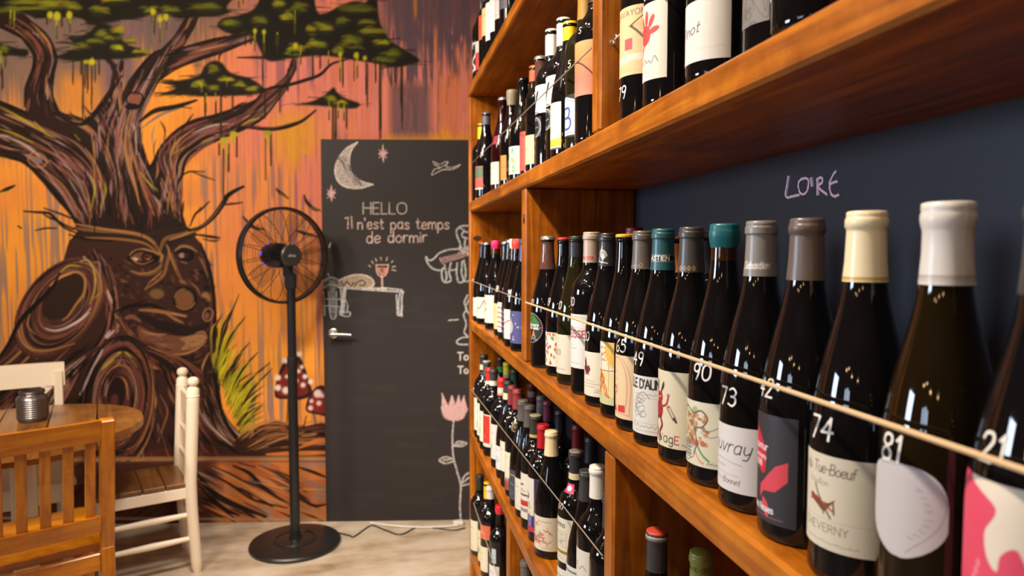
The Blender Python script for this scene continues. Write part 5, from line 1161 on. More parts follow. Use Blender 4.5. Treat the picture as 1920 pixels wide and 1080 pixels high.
def art_moons(c, w, h):
    c.ell(w * .42, h * .5, 20, 20, (206, 200, 180)); c.ell(w * .42, h * .5, 15, 15, (170, 164, 160), line=1)
    R = random.Random(3)
    for _ in range(14): c.ell(R.uniform(5, w), R.uniform(5, h), 2.4, 2.4, (190, 190, 214))
def art_redbox(c, w, h): c.poly([(6, 12), (w - 6, 12), (w - 6, h - 4), (6, h - 4)], (206, 50, 36)); c.text('IL', w * .4, h * .5, 20, 3, (70, 20, 20)); scrib(c, w * .3, h * .3, 34, 4, (240, 200, 180), 1)
def art_redfloral(c, w, h):
    R = random.Random(7)
    for k in range(15):
        x, y = R.uniform(8, w - 14), R.uniform(12, h - 14)
        for j in range(7):
            a = R.uniform(0, 6.28); L = R.uniform(6, 17); c.line([(x, y), (x + L * .5 * math.cos(a) + 2, y + L * .5 * math.sin(a)), (x + L * math.cos(a), y + L * math.sin(a))], 1.3, R.choice([(190, 44, 40), (206, 80, 66), (170, 60, 56), (190, 140, 120)]), curve=True, taper=.7)
    scrib(c, 40, h - 12, 34, 4, (140, 90, 80), .8, 2); c.poly([(4, 42), (22, 40), (22, 47), (4, 49)], (206, 60, 56)); scrib(c, 50, 6, 24, 3, (170, 80, 76), .6, 4)
def art_orino(c, w, h):
    c.text('Selvorino', 6, h - 18, 11, 1.5, (60, 52, 50), gap=.14); lines(c, 26, h - 28, 30, 2, 5); c.line([(24, 32), (60, 32), (60, 62), (24, 62)], .7, (150, 140, 120), closed=True); R = random.Random(3)
    for _ in range(8): c.line([(R.uniform(26, 58), R.uniform(34, 60)) for _ in range(3)], .6, (150, 140, 130), curve=True)
    c.poly([(0, 18), (w, 18), (w, 24), (0, 24)], (150, 120, 40)); lines(c, 24, 12, 30, 2, 5)
def art_circus(c, w, h):
    c.poly([(0, 0), (w * .8, 0), (w * .8, 12), (0, 12)], (206, 40, 60)); c.poly([(0, 12), (w * .8, 12), (w * .8, 40), (0, 40)], (60, 44, 120)); c.poly([(w * .8, 0), (w, 0), (w, h), (w * .8, h)], (50, 34, 80))
    R = random.Random(4)
    for _ in range(16): x = R.uniform(4, w * .7); c.line([(x, 14), (x + 2, 38)], 1.6, (200, 190, 220))
    for _ in range(10): c.ell(R.uniform(4, w * .7), R.uniform(44, 60), 4, 4, R.choice([(60, 90, 190), (230, 190, 60), (30, 30, 50)]))
    c.line([(16, 86), (30, 96), (44, 88), (36, 78), (22, 70)], 4, (30, 26, 40), curve=True); scrib(c, 10, 64, 40, 8, (40, 36, 60), 1.6, 3)
def art_redbands(c, w, h): c.poly([(0, 30), (w, 34), (w, 48), (0, 44)], (196, 44, 40)); c.poly([(0, 16), (w, 18), (w, 27), (0, 25)], (150, 140, 130)); c.poly([(0, 56), (w, 60), (w, 64), (0, 60)], (50, 46, 60)); c.line([(30, 84), (50, 88)], 4, (150, 30, 36)); scrib(c, 20, 70, 40, 6, (60, 56, 70), 1.2)
def art_redtown(c, w, h):
    R = random.Random(3)
    for k in range(12): x = k * 8; c.poly([(x, 0), (x + 8, 0), (x + 8, R.uniform(16, 34)), (x + 4, R.uniform(30, 42)), (x, R.uniform(16, 34))], R.choice([(150, 50, 56), (176, 84, 84), (120, 40, 46)]))
    scrib(c, 20, h - 16, 40, 5, GREY, .7)
def art_blue(c, w, h): lines(c, 16, h * .5, 50, 3, 7, (80, 130, 180), 1.2); scrib(c, 20, h - 14, 40, 4, INK, .6)
def art_slate(c, w, h): c.poly([(0, h * .8), (w, h * .8), (w, h * .84), (0, h * .84)], (190, 160, 80)); scrib(c, 20, h * .5, 40, 6, (206, 190, 140), 1, 4); lines(c, 20, h * .3, 40, 3, 6, (190, 180, 150), .6)
def art_fish(c, w, h): c.poly([(0, 6), (10, h), (26, h - 10), (w, h - 12), (w - 8, 14), (w * .4, 0), (w * .2, 8)], (226, 110, 76)); c.poly([(0, 6), (8, h), (14, h - 4), (8, 8)], (150, 190, 220)); scrib(c, 20, h * .4, 24, 8, (240, 220, 190), 2, 3)

# ---- the bottles: row, picture column of the neck, height (m), depth behind the front row, kind, glass ...
ROW_LABEL = {'A': 'wine bottles standing on top of the rack', 'B': 'wine bottles on the upper shelf', 'C': 'wine bottles on the eye-level shelf', 'D': 'wine bottles on the lower shelf', 'E': 'wine bottles on the bottom shelf'}
BLK, CHAR, DKG, TAUPE, CREAM, WHT = (34, 32, 33), (58, 55, 54), (84, 80, 76), (112, 100, 90), (226, 210, 172), (226, 220, 212)
def L_(draw=None, bg=(232, 224, 206), w=74, h=78, z=.022, phi=90, res=None, shape=None): return dict(w=w, h=h, z=z, draw=draw or plain(1), bg=bg, phi=phi, res=res, shape=shape)
def K_(style, color, bands=(), art=None, top=None): return dict(style=style, color=color, bands=bands, art=art, top=top)
BOTTLES = []
def B_(row, px, py, Y, kind, gl, cap, label, text, mark=None, H=None, X=None, rs=1.0, more=(), neck=None):
    """a bottle on shelf ROW, standing Y metres down the rack on the sight line of its neck"""
    v = sight(px, py); k = Y / v[1]
    BOTTLES.append(dict(row=row, Y=Y, X=X or v[0] * k, H=H or min(max(CAM_H + v[2] * k - TOP[row], .262), .335), kind=kind, gl=gl, cap=cap, labels=([label] if label else []) + list(more), mark=mark, text=text, rs=rs, neck=neck))
def capart(txt, y, h, w, col, x=None, **k):
    def d(c):
        st, L = text_strokes(txt, 0, y, h, **k)
        for p in st: c.line(p + np.array([-L / 2 if x is None else x, 0]), w, col)
    return d
def art_tree_cap(c):
    for k in range(7):
        a = math.radians(20 + k * 22); c.line([(0, 12), (7 * math.cos(a), 14 + 12 * math.sin(a)), (8 * math.cos(a + .5), 18 + 10 * math.sin(a))], 1.0, (226, 222, 216), curve=True)
    c.line([(0, 6), (0, 20)], 1.2, (226, 222, 216)); c.line([(-8, 8), (8, 5)], 1.1, (226, 222, 216)); c.line([(-8, 8), (-5, 24), (-2, 34)], 1.1, (226, 222, 216), curve=True)
def art_crest_cap(c):
    for x in (-8, -2.6, 2.6, 8): c.line([(x, 5), (x + 1.6, 8), (x + 3.2, 5), (x + 1.6, 2.4), (x, 5)], 1, (176, 140, 90))
def art_gold_cap(c): c.line([(-20, 5), (2, 5)], .8, (170, 140, 84)); c.ell(5, 6, 2.4, 2.4, (170, 140, 84), line=.9); c.line([(-20, 2.5), (20, 2.5)], .5, (150, 124, 84)); 
def art_stien_cap(c):
    c.poly([(-48, 12), (48, 12), (48, 21), (-48, 21)], (24, 26, 28)); st, L = text_strokes('SEBASTIEN', 0, 13.5, 6, gap=.22)
    for p in st: c.line(p + np.array([-L * .62, 0]), 1.3, (230, 228, 220))
    for k in range(-9, 10): c.line([(k * 5, 22), (k * 5, 42)], .8, (20, 60, 66), .6)
    c.line([(-48, 12), (48, 12)], .6, (190, 186, 170)); c.line([(-48, 21), (48, 21)], .6, (190, 186, 170))
# eye-level shelf, the long compartment, from the divider towards the viewer
B_('C', 1027, 443, 1.555, 'bu', 'dark', K_('crown', (206, 196, 180)), L_(art_round, (24, 24, 34), 70, 70, .056, 80, .9, round_mask), 'crown-capped bottle with a round hills badge, beside the divider on the eye-level shelf', ('80', .142, 88, .016), neck='pink')
B_('C', 1058, 446, 1.444, 'bu', 'dark', K_('disc', (190, 30, 38)), L_(art_fruit, (236, 228, 214), 80, 72, .022, 90, .9), 'bottle with a flat red seal and a confetti-patterned fruit label', ('19', .15, 84, .018))
B_('C', 1081, 443, 1.349, 'bu', 'olive', K_('screw', (40, 40, 44)), L_(art_03, (228, 218, 196), 80, 78, .022, 84, .9), 'bottle with a black screw cap and a plain cream label reading 2003', ('10', .15, 84, .018))
B_('C', 1109, 436, 1.248, 'bo', 'dark', K_('foil', (172, 152, 136), art=capart('PRODUTTORI', 6, 5, 1.1, (190, 60, 56), gap=.1, squeeze=.7)), L_(art_eisse, (234, 230, 224), 78, 100, .05, 88, .8), 'straight-shouldered bottle with a beige capsule and red lettering on a white label', ('60', .165, 86, .018))
B_('C', 1140, 438, 1.151, 'bu', 'dark', K_('foil', (36, 34, 36), art=art_tree_cap), L_(art_maroon, (232, 224, 200), 80, 76, .018, 64, .8), 'bottle with a white tree drawn on its black capsule and a maroon crest label', ('20', .112, 84, .018))
B_('C', 1173, 440, 1.065, 'bu', 'dark', K_('disc', (206, 160, 40)), L_(art_root, (236, 228, 206), 66, 100, .022, 92, .8), 'bottle with a yellow seal and a label of a sun, a tree and orange roots')
B_('C', 1206, 434, .985, 'bu', 'dark', K_('foil', (94, 86, 78), art=art_gold_cap), L_(art_bottle, (238, 206, 160), 80, 94, .018, 90, .8), 'bottle with a grey-brown capsule and a peach label showing a red bottle, marked 65', ('65', .117, 74, .021))
B_('C', 1244, 430, .905, 'bu', 'dark', K_('foil', (34, 84, 90), art=art_stien_cap), L_(art_aunay, (230, 226, 216), 90, 80, .017, 54, .7), 'bottle with a lettered teal capsule and a white sketch label, marked 49', ('49', .110, 78, .021))
B_('C', 1297, 427, .822, 'bu', 'dark', K_('foil', (66, 62, 60), art=art_crest_cap), L_(art_imp, (230, 218, 186), 84, 96, .021, 88, .6), 'bottle with a charcoal capsule and a cream label of a horned red figure')
B_('C', 1359, 422, .740, 'bu', 'dark', K_('wax', (16, 94, 100)), L_(art_vine, (230, 224, 196), 86, 74, .0225, 84, .6), 'bottle with a teal wax seal and a sketched vine label, marked 90', ('90', .121, 62, .021), neck='amber')
B_('C', 1428, 416, .661, 'bu', 'dark', K_('foil', (128, 122, 116), art=capart('Sebastien', 8, 7, .9, (226, 220, 214), slant=.3, gap=.1, squeeze=.8)), L_(art_vouvray, (230, 224, 220), 88, 68, .020, 90, .55), 'bottle with a pale grey capsule and a white label in flowing black script, marked 73', ('73', .108, 78, .021))
B_('C', 1514, 411, .581, 'bu', 'dark', K_('foil', (96, 82, 76)), L_(art_dark, (52, 48, 52), 78, 100, .017, 96, .55), 'bottle with a brown-grey capsule and a black label of red petals, marked 42', ('42', .132, 92, .019))
B_('C', 1626, 398, .500, 'bu', 'dark', K_('foil', CREAM, bands=((.04, .07, (190, 150, 70)),)), L_(art_boeuf, (226, 216, 192), 92, 76, .028, 66, .5), 'bottle with a cream capsule and a cream label of a winged insect, marked 74', ('74', .115, 84, .021))
B_('C', 1778, 382, .419, 'bu', 'amber', K_('waxlong', (206, 200, 194), bands=((.10, .12, (170, 160, 150)),)), L_(art_shield, (222, 216, 218), 64, 66, .056, 80, .5, shield_mask), 'amber-tinted bottle with a white wax top and a blank white shield label, marked 81', ('81', .121, 90, .021))
B_('C', 1952, 392, .332, 'bu', 'dark', K_('foil', (60, 56, 56)), L_(art_pink, (234, 76, 104), 88, 100, .036, 92, .55), 'bottle with a bright pink label, nearest to the viewer', ('21', .146, 92, .019), H=.298, X=.378)
B_('C', 1190, 428, 1.235, 'bu', 'dark', K_('wax', (140, 24, 36)), None, 'dark red wax-topped bottle half hidden behind the yellow-sealed one')
B_('C', 1271, 443, 1.042, 'bo', 'dark', K_('screw', (206, 98, 40)), None, 'bottle with an orange cap behind the lettered teal capsule')
B_('C', 1328, 437, .937, 'bo', 'dark', K_('screw', (38, 36, 40)), None, 'all-black bottle behind the gap between the charcoal and teal tops')
# eye-level shelf, the far compartment
B_('C', 906, 455, 2.60, 'bu', 'dark', K_('disc', (206, 70, 60)), L_(plain(21), w=70, h=70), 'farthest bottle on the eye-level shelf, with an orange-red seal')
B_('C', 913, 455, 2.515, 'bu', 'dark', K_('crown', (150, 150, 150)), L_(art_hill, w=80, h=76, phi=72, res=1.5), 'bottle with a black mountain line across its white label')
B_('C', 930, 452, 2.348, 'bu', 'dark', K_('wax', (226, 40, 98)), L_(art_pinkgreen, w=84, h=94, phi=70, res=1.5), 'bottle with a hot pink wax top and a pink and green circle label', neck='amber')
B_('C', 949, 453, 2.151, 'bu', 'dark', K_('crown', (180, 176, 170)), L_(plain(22), (236, 206, 150), 70, 80), 'crown-capped bottle with a peach label right of the pink wax one', ('80', .14, 50, .02))
B_('C', 957, 450, 2.07, 'bu', 'dark', K_('crown', (170, 170, 172)), L_(art_stripes, (230, 226, 220), 60, 90, phi=80, res=1.5), 'bottle with red brush stripes on a white label')
B_('C', 965.5, 449, 1.99, 'bu', 'dark', K_('wax', (222, 214, 200)), L_(art_script, (30, 30, 32), 74, 84, phi=70, res=1.5), 'white wax-topped bottle with white script on a black label', neck='amber')
B_('C', 971, 449, 1.908, 'bu', 'dark', K_('wax', (206, 66, 50)), L_(art_curl, (230, 226, 222), 84, 82, phi=78, res=1.5), 'bottle with an orange-red wax top and a red curl on white paper', ('11', .14, 50, .022))
B_('C', 984, 449, 1.815, 'bu', 'dark', K_('foil', (70, 60, 90)), L_(art_moons, (84, 82, 140), 84, 86, phi=84, res=1.5), 'bottle with a violet moon label, half hidden by the divider', H=.298)
# upper shelf, left of the divider, far to near
B_('B', 903, 233, 2.61, 'bo', 'dark', K_('screw', (226, 190, 30)), None, 'yellow-capped bottle in the far corner of the upper shelf')
B_('B', 911.5, 212, 2.47, 'bu', 'dark', K_('screw', (92, 88, 96)), L_(bands((0, 1, (206, 84, 70)), (.5, .96, (90, 110, 84)), (0, .06, (230, 220, 200))), (206, 84, 70), 70, 82, .03, 76), 'grey screw-capped bottle with a red and green label')
B_('B', 943, 184, 2.208, 'bu', 'red', K_('crown', (214, 206, 196)), L_(plain(24), (232, 222, 198), 74, 70, .024, 84), 'dark rose bottle with a silver crown cap and a cream label', more=[L_(bands((0, 1, (170, 24, 50))), (170, 24, 50), 20, 26, .150, 60)])
B_('B', 960.7, 170, 2.055, 'bu', 'dark', K_('cork', (150, 136, 110)), L_(bands(), (226, 150, 60), 24, 72, .022, 56), 'bottle with a bulging khaki stopper')
B_('B', 980.7, 147, 1.895, 'bu', 'dark', K_('crown', (56, 54, 56)), L_(art_green, (232, 228, 216), 96, 76, .022, 66, 1.4), 'bottle with a black crown cap and green blotches on a white label')
B_('B', 997, 160, 2.005, 'bo', 'red', K_('disc', (214, 40, 40)), None, 'bottle with a small scarlet top behind the black crown-capped one')
B_('B', 1003, 125, 1.785, 'bu', 'olive', K_('screw', (214, 96, 50)), L_(bands((0, 1, (226, 90, 80))), (226, 90, 80), 60, 100, .02, 90), 'orange-necked bottle behind the silver crown cap')
B_('B', 1014, 107, 1.67, 'bo', 'dark', K_('crown', (216, 206, 190)), L_(bands(), (234, 210, 164), 70, 70, .022, 90), 'bottle with a silver crown cap and a plain sand-coloured label', neck='pink')
B_('B', 1035, 57, 1.555, 'bo', 'dark', K_('screw', (214, 206, 200)), L_(art_bird, (230, 226, 220), 66, 62, .122, 84, 1.2), 'white screw-capped bottle with a bird label, left of its taller twin', more=[L_(art_ovalband, (24, 24, 30), 40, 44, .07, 84, 1.2)])
B_('B', 1057, 36, 1.458, 'bo', 'dark', K_('screw', (222, 214, 208)), L_(art_bird, (230, 226, 220), 66, 62, .119, 84, 1.2), 'white screw-capped bottle standing behind the yellow screw cap', more=[L_(art_ovalband, (24, 24, 30), 40, 44, .07, 84, 1.2)])
B_('B', 1069.5, 43, 1.365, 'bu', 'dark', K_('screw', (240, 190, 10)), L_(art_yellow, (236, 230, 206), 66, 92, .014, 90, 1.0), 'bottle with a bright yellow screw cap and a yellow and white label')
B_('B', 1098, -5, 1.275, 'bo', 'olive', K_('foil', (150, 116, 40)), L_(art_B, (24, 24, 30), 76, 78, .024, 86, .9), 'bottle with an olive-gold neck and a big blue B on its label', ('5', .152, 66, .014), H=.298)
B_('B', 1119, -5, 1.185, 'bo', 'dark', K_('foil', (60, 30, 30)), L_(art_blend([(206, 140, 110), (196, 120, 96), (232, 140, 80), (236, 160, 100)]), (236, 150, 90), 92, 92, .08, 74, 1.2), 'bottle with a sunset peach label against the divider', ('S', .186, 66, .012), H=.298)
# upper shelf, right of the divider
B_('B', 1212, -60, .985, 'bo', 'dark', K_('foil', (40, 40, 46)), L_(art_peach79, (238, 200, 150), 84, 98, .066, 88, .8), 'bottle with a peach label and 79 chalked beneath it', ('79', .034, 84, .021), H=.300)
B_('B', 1262, -60, .87, 'bo', 'dark', K_('foil', (60, 24, 30)), L_(art_red_splat, (236, 230, 212), 72, 98, .033, 88, .7), 'bottle with a red splash on a white label, marked 66', ('66', .138, 78, .021), H=.300)
B_('B', 1352, -60, .735, 'bo', 'dark', K_('foil', (36, 34, 36)), L_(art_pinot, (234, 228, 218), 76, 66, .02, 68, .6), 'bottle with a handwritten purple word on a white label, marked 62', ('62', .094, 74, .021), H=.300)
B_('B', 1470, -60, .632, 'bo', 'dark', K_('foil', (36, 34, 36)), L_(art_doodle, (130, 122, 116), 60, 110, .03, 96, .8), 'bottle with a grey doodled label on the upper shelf', H=.300)
B_('B', 1533, -60, .553, 'bo', 'dark', K_('foil', (36, 34, 36)), L_(art_speckle, (226, 222, 214), 84, 90, .03, 84, .8), 'bottle with a white and speckled navy label, nearest on the upper shelf', H=.300)
# on top of the rack
for k, (px, Y, lab, txt) in enumerate((
        (903, 2.60, L_(art_skull, (22, 22, 26), 90, 120, .03, 70, 1.4), 'black bottle painted with white bones at the far end of the rack top'),
        (910.5, 2.515, L_(bands((0, 1, (206, 66, 60)), (.6, 1, (230, 220, 200))), (206, 66, 60), 70, 100, .02, 90), 'bottle with a low red label on the rack top, beside the bones one'),
        (918.5, 2.43, L_(bands((0, 1, (226, 96, 66))), (226, 96, 66), 80, 84, .10, 66), 'bottle with a high coral-orange label on the rack top'),
        (927, 2.35, L_(plain(41), (236, 206, 140), 70, 90, .09, 80), 'bottle with a straw-yellow label on the rack top'),
        (936, 2.265, L_(plain(42), (236, 232, 226), 84, 120, .05, 72), 'bottle with a tall white label on the rack top, next to the straw-yellow one'),
        (947, 2.175, L_(plain(43), (240, 234, 226), 88, 120, .05, 64), 'bottle with a wide bright white label on the rack top'),
        (957.5, 2.085, L_(plain(44), (206, 196, 192), 90, 110, .06, 60), 'bottle with a greyish-pink label on the rack top'),
        (967, 2.0, L_(plain(45), (90, 84, 90), 60, 80, .06, 80), 'dark-labelled bottle on the rack top, nearest to the viewer'))):
    B_('A', px, -40, Y, 'bo', 'dark', K_('foil', (50, 46, 46)), lab, txt, H=.300, X=.376)
# lower shelf, front row, far to near
B_('D', 907, 665, 2.60, 'bo', 'dark', K_('foil', (44, 42, 42), bands=((.0, .35, (206, 196, 170)),)), L_(plain(51), w=70, h=124, z=.03), 'farthest bottle on the lower shelf, black and cream neck')
B_('D', 913, 677, 2.52, 'bo', 'dark', K_('foil', (76, 72, 68), top=(200, 196, 190)), L_(plain(52, (120, 150, 70)), w=76, h=120, z=.03), 'grey-capped bottle with a pale disc top, second from the far end of the lower shelf')
B_('D', 918.5, 690, 2.44, 'bo', 'dark', K_('foil', (196, 40, 40), bands=((.0, .2, (214, 206, 190)),)), L_(plain(53, (110, 140, 60)), w=70, h=110, z=.03), 'red-capsuled bottle behind the charcoal one with a white neck band')
B_('D', 926, 692, 2.36, 'bo', 'dark', K_('foil', CHAR, bands=((.0, .3, (206, 200, 190)),)), L_(art_redbox, (232, 222, 204), 80, 112, .034, 84, 1.6), 'bottle with a charcoal capsule, white neck band and red panel label')
B_('D', 941.5, 709, 2.227, 'bo', 'dark', K_('foil', (214, 36, 34), bands=((.22, .46, (214, 204, 190)),)), L_(plain(54, (206, 150, 140)), (230, 220, 210), 74, 114, .03, 86), 'bottle with a bright red capsule crossed by a white stripe')
B_('D', 953, 714, 2.115, 'bu', 'dark', K_('foil', (44, 50, 46), bands=((.0, .34, (224, 208, 166)),)), L_(art_blue, (232, 228, 222), 76, 74, .03, 84, 1.6), 'bottle with a dark green capsule, cream neck band and blue-lined label')
B_('D', 961, 723, 2.035, 'bo', 'dark', K_('foil', (124, 44, 48)), L_(plain(55), w=72, h=90, z=.05), 'slim maroon-capsuled bottle behind another maroon one')
B_('D', 970.6, 730, 1.955, 'bo', 'dark', K_('foil', (140, 52, 52)), L_(art_redtown, (232, 224, 196), 84, 110, .02, 80, 1.4), 'maroon-capsuled bottle with red rooftops on a cream label', more=[L_(lambda c, w, h: (c.ell(w / 2, h / 2, w * .46, h * .46, (206, 190, 130), line=2), c.text('Gold', w * .2, h * .42, 6, 1, (206, 190, 130))), (20, 18, 18), 26, 26, .193, 20, 1.2)])
B_('D', 981.5, 750, 1.875, 'bu', 'dark', K_('waxlong', (86, 82, 78)), L_(art_slate, (66, 72, 82), 70, 84, .02, 88, 1.4), 'bottle with a crinkled grey top and a slate-blue label')
B_('D', 993, 760, 1.796, 'bu', 'dark', K_('foil', (80, 76, 70)), L_(plain(56), (232, 224, 206), 72, 84, .022, 88), 'bottle with a dull grey-brown capsule and a plain cream label on the lower shelf')
B_('D', 1004, 778, 1.717, 'bo', 'dark', K_('foil', (50, 48, 46), bands=((.02, .14, (190, 160, 90)),), top=(150, 140, 110)), L_(art_redbands, (232, 224, 208), 76, 116, .028, 86, 1.2), 'bottle with a gold-dashed black capsule and red bands on its label')
B_('D', 1018.5, 796, 1.637, 'bo', 'dark', K_('foil', (170, 14, 26)), L_(art_circus, (230, 222, 206), 80, 132, .026, 86, 1.1), 'bottle with a glossy crimson capsule and a violet patchwork label')
B_('D', 1034, 808, 1.552, 'bu', 'dark', K_('foil', (222, 204, 160)), L_(art_redfloral, (232, 222, 196), 88, 78, .02, 58, .9), 'bottle with a cream capsule and red floral sprays on its label')
B_('D', 1080.7, 845, 1.342, 'bo', 'dark', K_('foil', (40, 37, 38), bands=((.0, .22, (206, 194, 150)),), top=(120, 110, 104)), L_(art_orino, (230, 220, 194), 80, 90, .083, 78, .9), 'round-shouldered bottle with a cream neck band and pink neck seal', ('60', .19, 72, .014), more=[L_(plain(3), (232, 226, 210), 80, 56, .012, 78), L_(lambda c, w, h: c.ell(w / 2, h / 2, w * .3, h * .3, (240, 210, 220)), (206, 60, 110), 22, 18, .222, 62, 1)])
B_('D', 1101, 882, 1.262, 'bu', 'dark', K_('foil', (52, 50, 49)), L_(bands((.86, .9, GREY)), (226, 222, 214), 84, 84, .026, 78), 'sloping bottle with a matt black capsule, left of the white-capsuled one')
B_('D', 1121, 874, 1.183, 'bo', 'dark', K_('foil', (222, 216, 206)), L_(plain(58), (230, 222, 206), 84, 116, .06, 80), 'bottle with a white capsule and cream label beside the divider on the lower shelf')
B_('D', 1147, 890, 1.104, 'bo', 'dark', K_('foil', (50, 48, 48)), L_(lambda c, w, h: c.ell(w * .3, h * .4, 20, 26, (206, 160, 140)), (52, 50, 50), 86, 96, .05, 84, 1.2), 'dark round-shouldered bottle pressed against the divider of the lower shelf', H=.298)
# lower shelf, the row behind
B_('D', 939, 670, 2.60, 'bo', 'dark', K_('foil', (34, 36, 40), bands=((.0, .38, (40, 130, 70)),)), None, 'back-row bottle with a green band on its dark neck')
B_('D', 951, 680, 2.515, 'bo', 'dark', K_('foil', (190, 186, 50), bands=((.0, .25, (130, 136, 140)),)), None, 'back-row bottle with a yellow-green capsule and grey band')
B_('D', 965, 693, 2.426, 'bo', 'dark', K_('foil', (34, 70, 56)), None, 'back-row bottle with a dark green capsule')
B_('D', 998, 720, 2.129, 'bo', 'dark', K_('foil', (90, 26, 36), bands=((.3, .6, (130, 124, 130)),)), None, 'back-row bottle with a grey stripe on its maroon capsule')
B_('D', 1015.5, 743, 1.998, 'bu', 'dark', K_('foil', (96, 96, 98)), None, 'back-row bottle with a silver-grey capsule')
B_('D', 1028, 752, 1.914, 'bo', 'dark', K_('foil', (104, 40, 62)), None, 'back-row bottle with a plum capsule')
B_('D', 1051, 770, 1.775, 'bo', 'dark', K_('foil', (34, 36, 48)), None, 'back-row bottle with a navy capsule behind the cream one')
B_('D', 1084, 797, 1.606, 'bo', 'dark', K_('foil', (110, 18, 26)), L_(plain(60), (210, 200, 170), 80, 70, .06, 60), 'back-row bottle with a deep red capsule')
B_('D', 1109, 820, 1.497, 'bu', 'dark', K_('foil', (26, 26, 34)), None, 'back-row bottle with a blackish capsule, nearest of the back row')
# lower shelf, right of the divider
B_('D', 1232, 995, .922, 'bo', 'dark', K_('foil', (56, 52, 52), bands=((.86, .9, (150, 144, 140)),), top=(190, 70, 50)), None, 'bottle with a red and white disc on its charcoal capsule, right of the lower divider')
B_('D', 1315, 1035, .850, 'bo', 'olive', K_('foil', (136, 138, 62), art=capart('GRAND CRU', 34, 5, .9, (70, 74, 30), gap=.16)), None, 'bottle with an olive-green capsule in the dark lower right compartment')
# bottom shelf
B_('E', 900, 890, 2.60, 'bo', 'dark', K_('foil', (40, 38, 38)), L_(plain(71), (232, 224, 200), 74, 116, .02, 80), 'farthest bottle on the bottom shelf')
B_('E', 914.6, 904, 2.50, 'bo', 'dark', K_('screw', (226, 186, 20)), L_(plain(72, (150, 160, 120)), (232, 222, 176), 74, 116, .02, 80), 'bottle with a yellow cap on the bottom shelf')
B_('E', 920, 912, 2.42, 'bo', 'dark', K_('foilshort', (214, 208, 204)), L_(art_fish, (226, 110, 76), 66, 50, .138, 62, 1.2), 'white-capped bottle with an orange fish-shaped sticker', more=[L_(plain(73), (232, 224, 200), 76, 90, .02, 84)])
B_('E', 938, 948, 2.266, 'bo', 'dark', K_('wax', (206, 30, 40)), L_(plain(74), (230, 228, 224), 80, 90, .02, 76), 'bottle with a red wax top on the bottom shelf', more=[L_(bands(), (190, 206, 214), 18, 50, .12, 46)])
B_('E', 986, 1052, 1.79, 'bo', 'dark', K_('foil', (92, 88, 84)), None, 'bottle with a grey capsule right of the bottom divider')
def make_bottle(b):
    px_m = FPX / math.hypot(b['X'], b['Y'])          # picture scale decides how fine its mesh is
    n = 48 if px_m > 1400 else (36 if px_m > 800 else 26)
    H, kind, rs = b['H'], b['kind'], b['rs']
    root = thing('wine_bottle', b['text'], 'bottle', (b['X'], b['Y'], TOP[b['row']]), group=ROW_LABEL[b['row']])
    g = GLASS[b['gl']]
    body = body_mesh(kind, H, rs, n)
    o = bpy.data.objects.new('bottle_glass', body); COL.objects.link(o); o.parent = root
    if not body.materials: body.materials.append(g)
    o.material_slots[0].link = 'OBJECT'; o.material_slots[0].material = g
    rad = surf(kind, H, rs)
    rneck = lambda z: float(rad(z))
    if b['neck']:      # the empty neck above the wine
        z0 = .225 if b['neck'] == 'pink' else .256
        zs = np.linspace(z0, H - .008, 12); mb = MB(); mb.lathe([(rneck(z) + .0003, z) for z in zs], n)
        nk = mb.build('neck_glass', M_NECK if b['neck'] == 'pink' else M_AMBERNECK, root)
        nk['label'] = 'paler glass neck above the wine'
    k = b['cap']
    make_cap(root, k['style'], k['color'], H, rneck, k['bands'], k['art'], n=32 if px_m > 900 else 22, top=k['top'])
    for i, l in enumerate(b['labels']):
        res = l['res'] or max(1.2, 900 / px_m)
        put_label(root, kind, H, rs, l['phi'], l['w'], l['h'], l['z'], l['draw'], res, l['bg'], l['shape'], seed=int(b['Y'] * 1000) + i, name='paper_label' if i == 0 else 'sticker')
    if b['mark']:
        t, z, phi, h = b['mark']; price_mark(root, kind, H, rs, phi, z, t, h * .86, h * .1, rise=.04)
    return root
for b in BOTTLES: make_bottle(b)
# ------------------------------------------------------------------ cords that hold the bottles in
M_TWINE = mat('pale_twine', rgb(206, 172, 130), .8)
M_WIRE = mat('thin_grey_cord', rgb(150, 132, 112), .6)
def hook(parent, p, d, base):
    """a small screw eye at P whose shank runs along D"""
    p, d = np.array(p) - base, np.array(d, float); mb = MB()
    t = np.linspace(0, 2 * math.pi, 16, endpoint=False); s = np.cross(d, (0, 0, 1.0)); s /= np.linalg.norm(s)
    c = p + d * .016
    mb.tube([c + d * .007 * math.cos(a) + np.array([0, 0, 1]) * .007 * math.sin(a) for a in t], .0015, 6, closed=True)
    mb.tube([p - d * .004, p + d * .010], .0016, 6); mb.lathe([(.004, 0), (.004, .0012)], 10, axis=lambda q: p + d * q[2] + s * q[0] + np.array([0, 0, 1]) * q[1])
    return mb.build('screw_eye', M_STEEL, parent)
def cord(label, a, b, r, m, hooks, sag=0.0):
    a, b = np.array(a, float), np.array(b, float)
    t = np.linspace(0, 1, 24)[:, None]; P = a * (1 - t) + b * t; P[:, 2] -= sag * 4 * (t * (1 - t))[:, 0]
    base = a.copy(); o = thing('retaining_cord', label, 'cord', tuple(base))
    mb = MB(); mb.tube(P - base, r, 8)
    mb.build('cord', m, o)
    for p, d in hooks: hook(o, p, d, base)
    return o
fx = .3350
def lvl(px, py): return on_x(px, py, fx)
p0 = lvl(990, 568); p1 = lvl(1920, 880)
e = p0 + (p1 - p0) * 1.28
cord('pale twine stretched across the row of bottles on the eye-level shelf', (fx - .0015, 1.6, p0[2]), (fx - .0015, e[1], e[2]), .0021, M_TWINE, [((.352, DIV['C'][0] + .0003, p0[2]), (0, -1, 0))])
p0, p1 = lvl(892, 299), lvl(1107, 92)
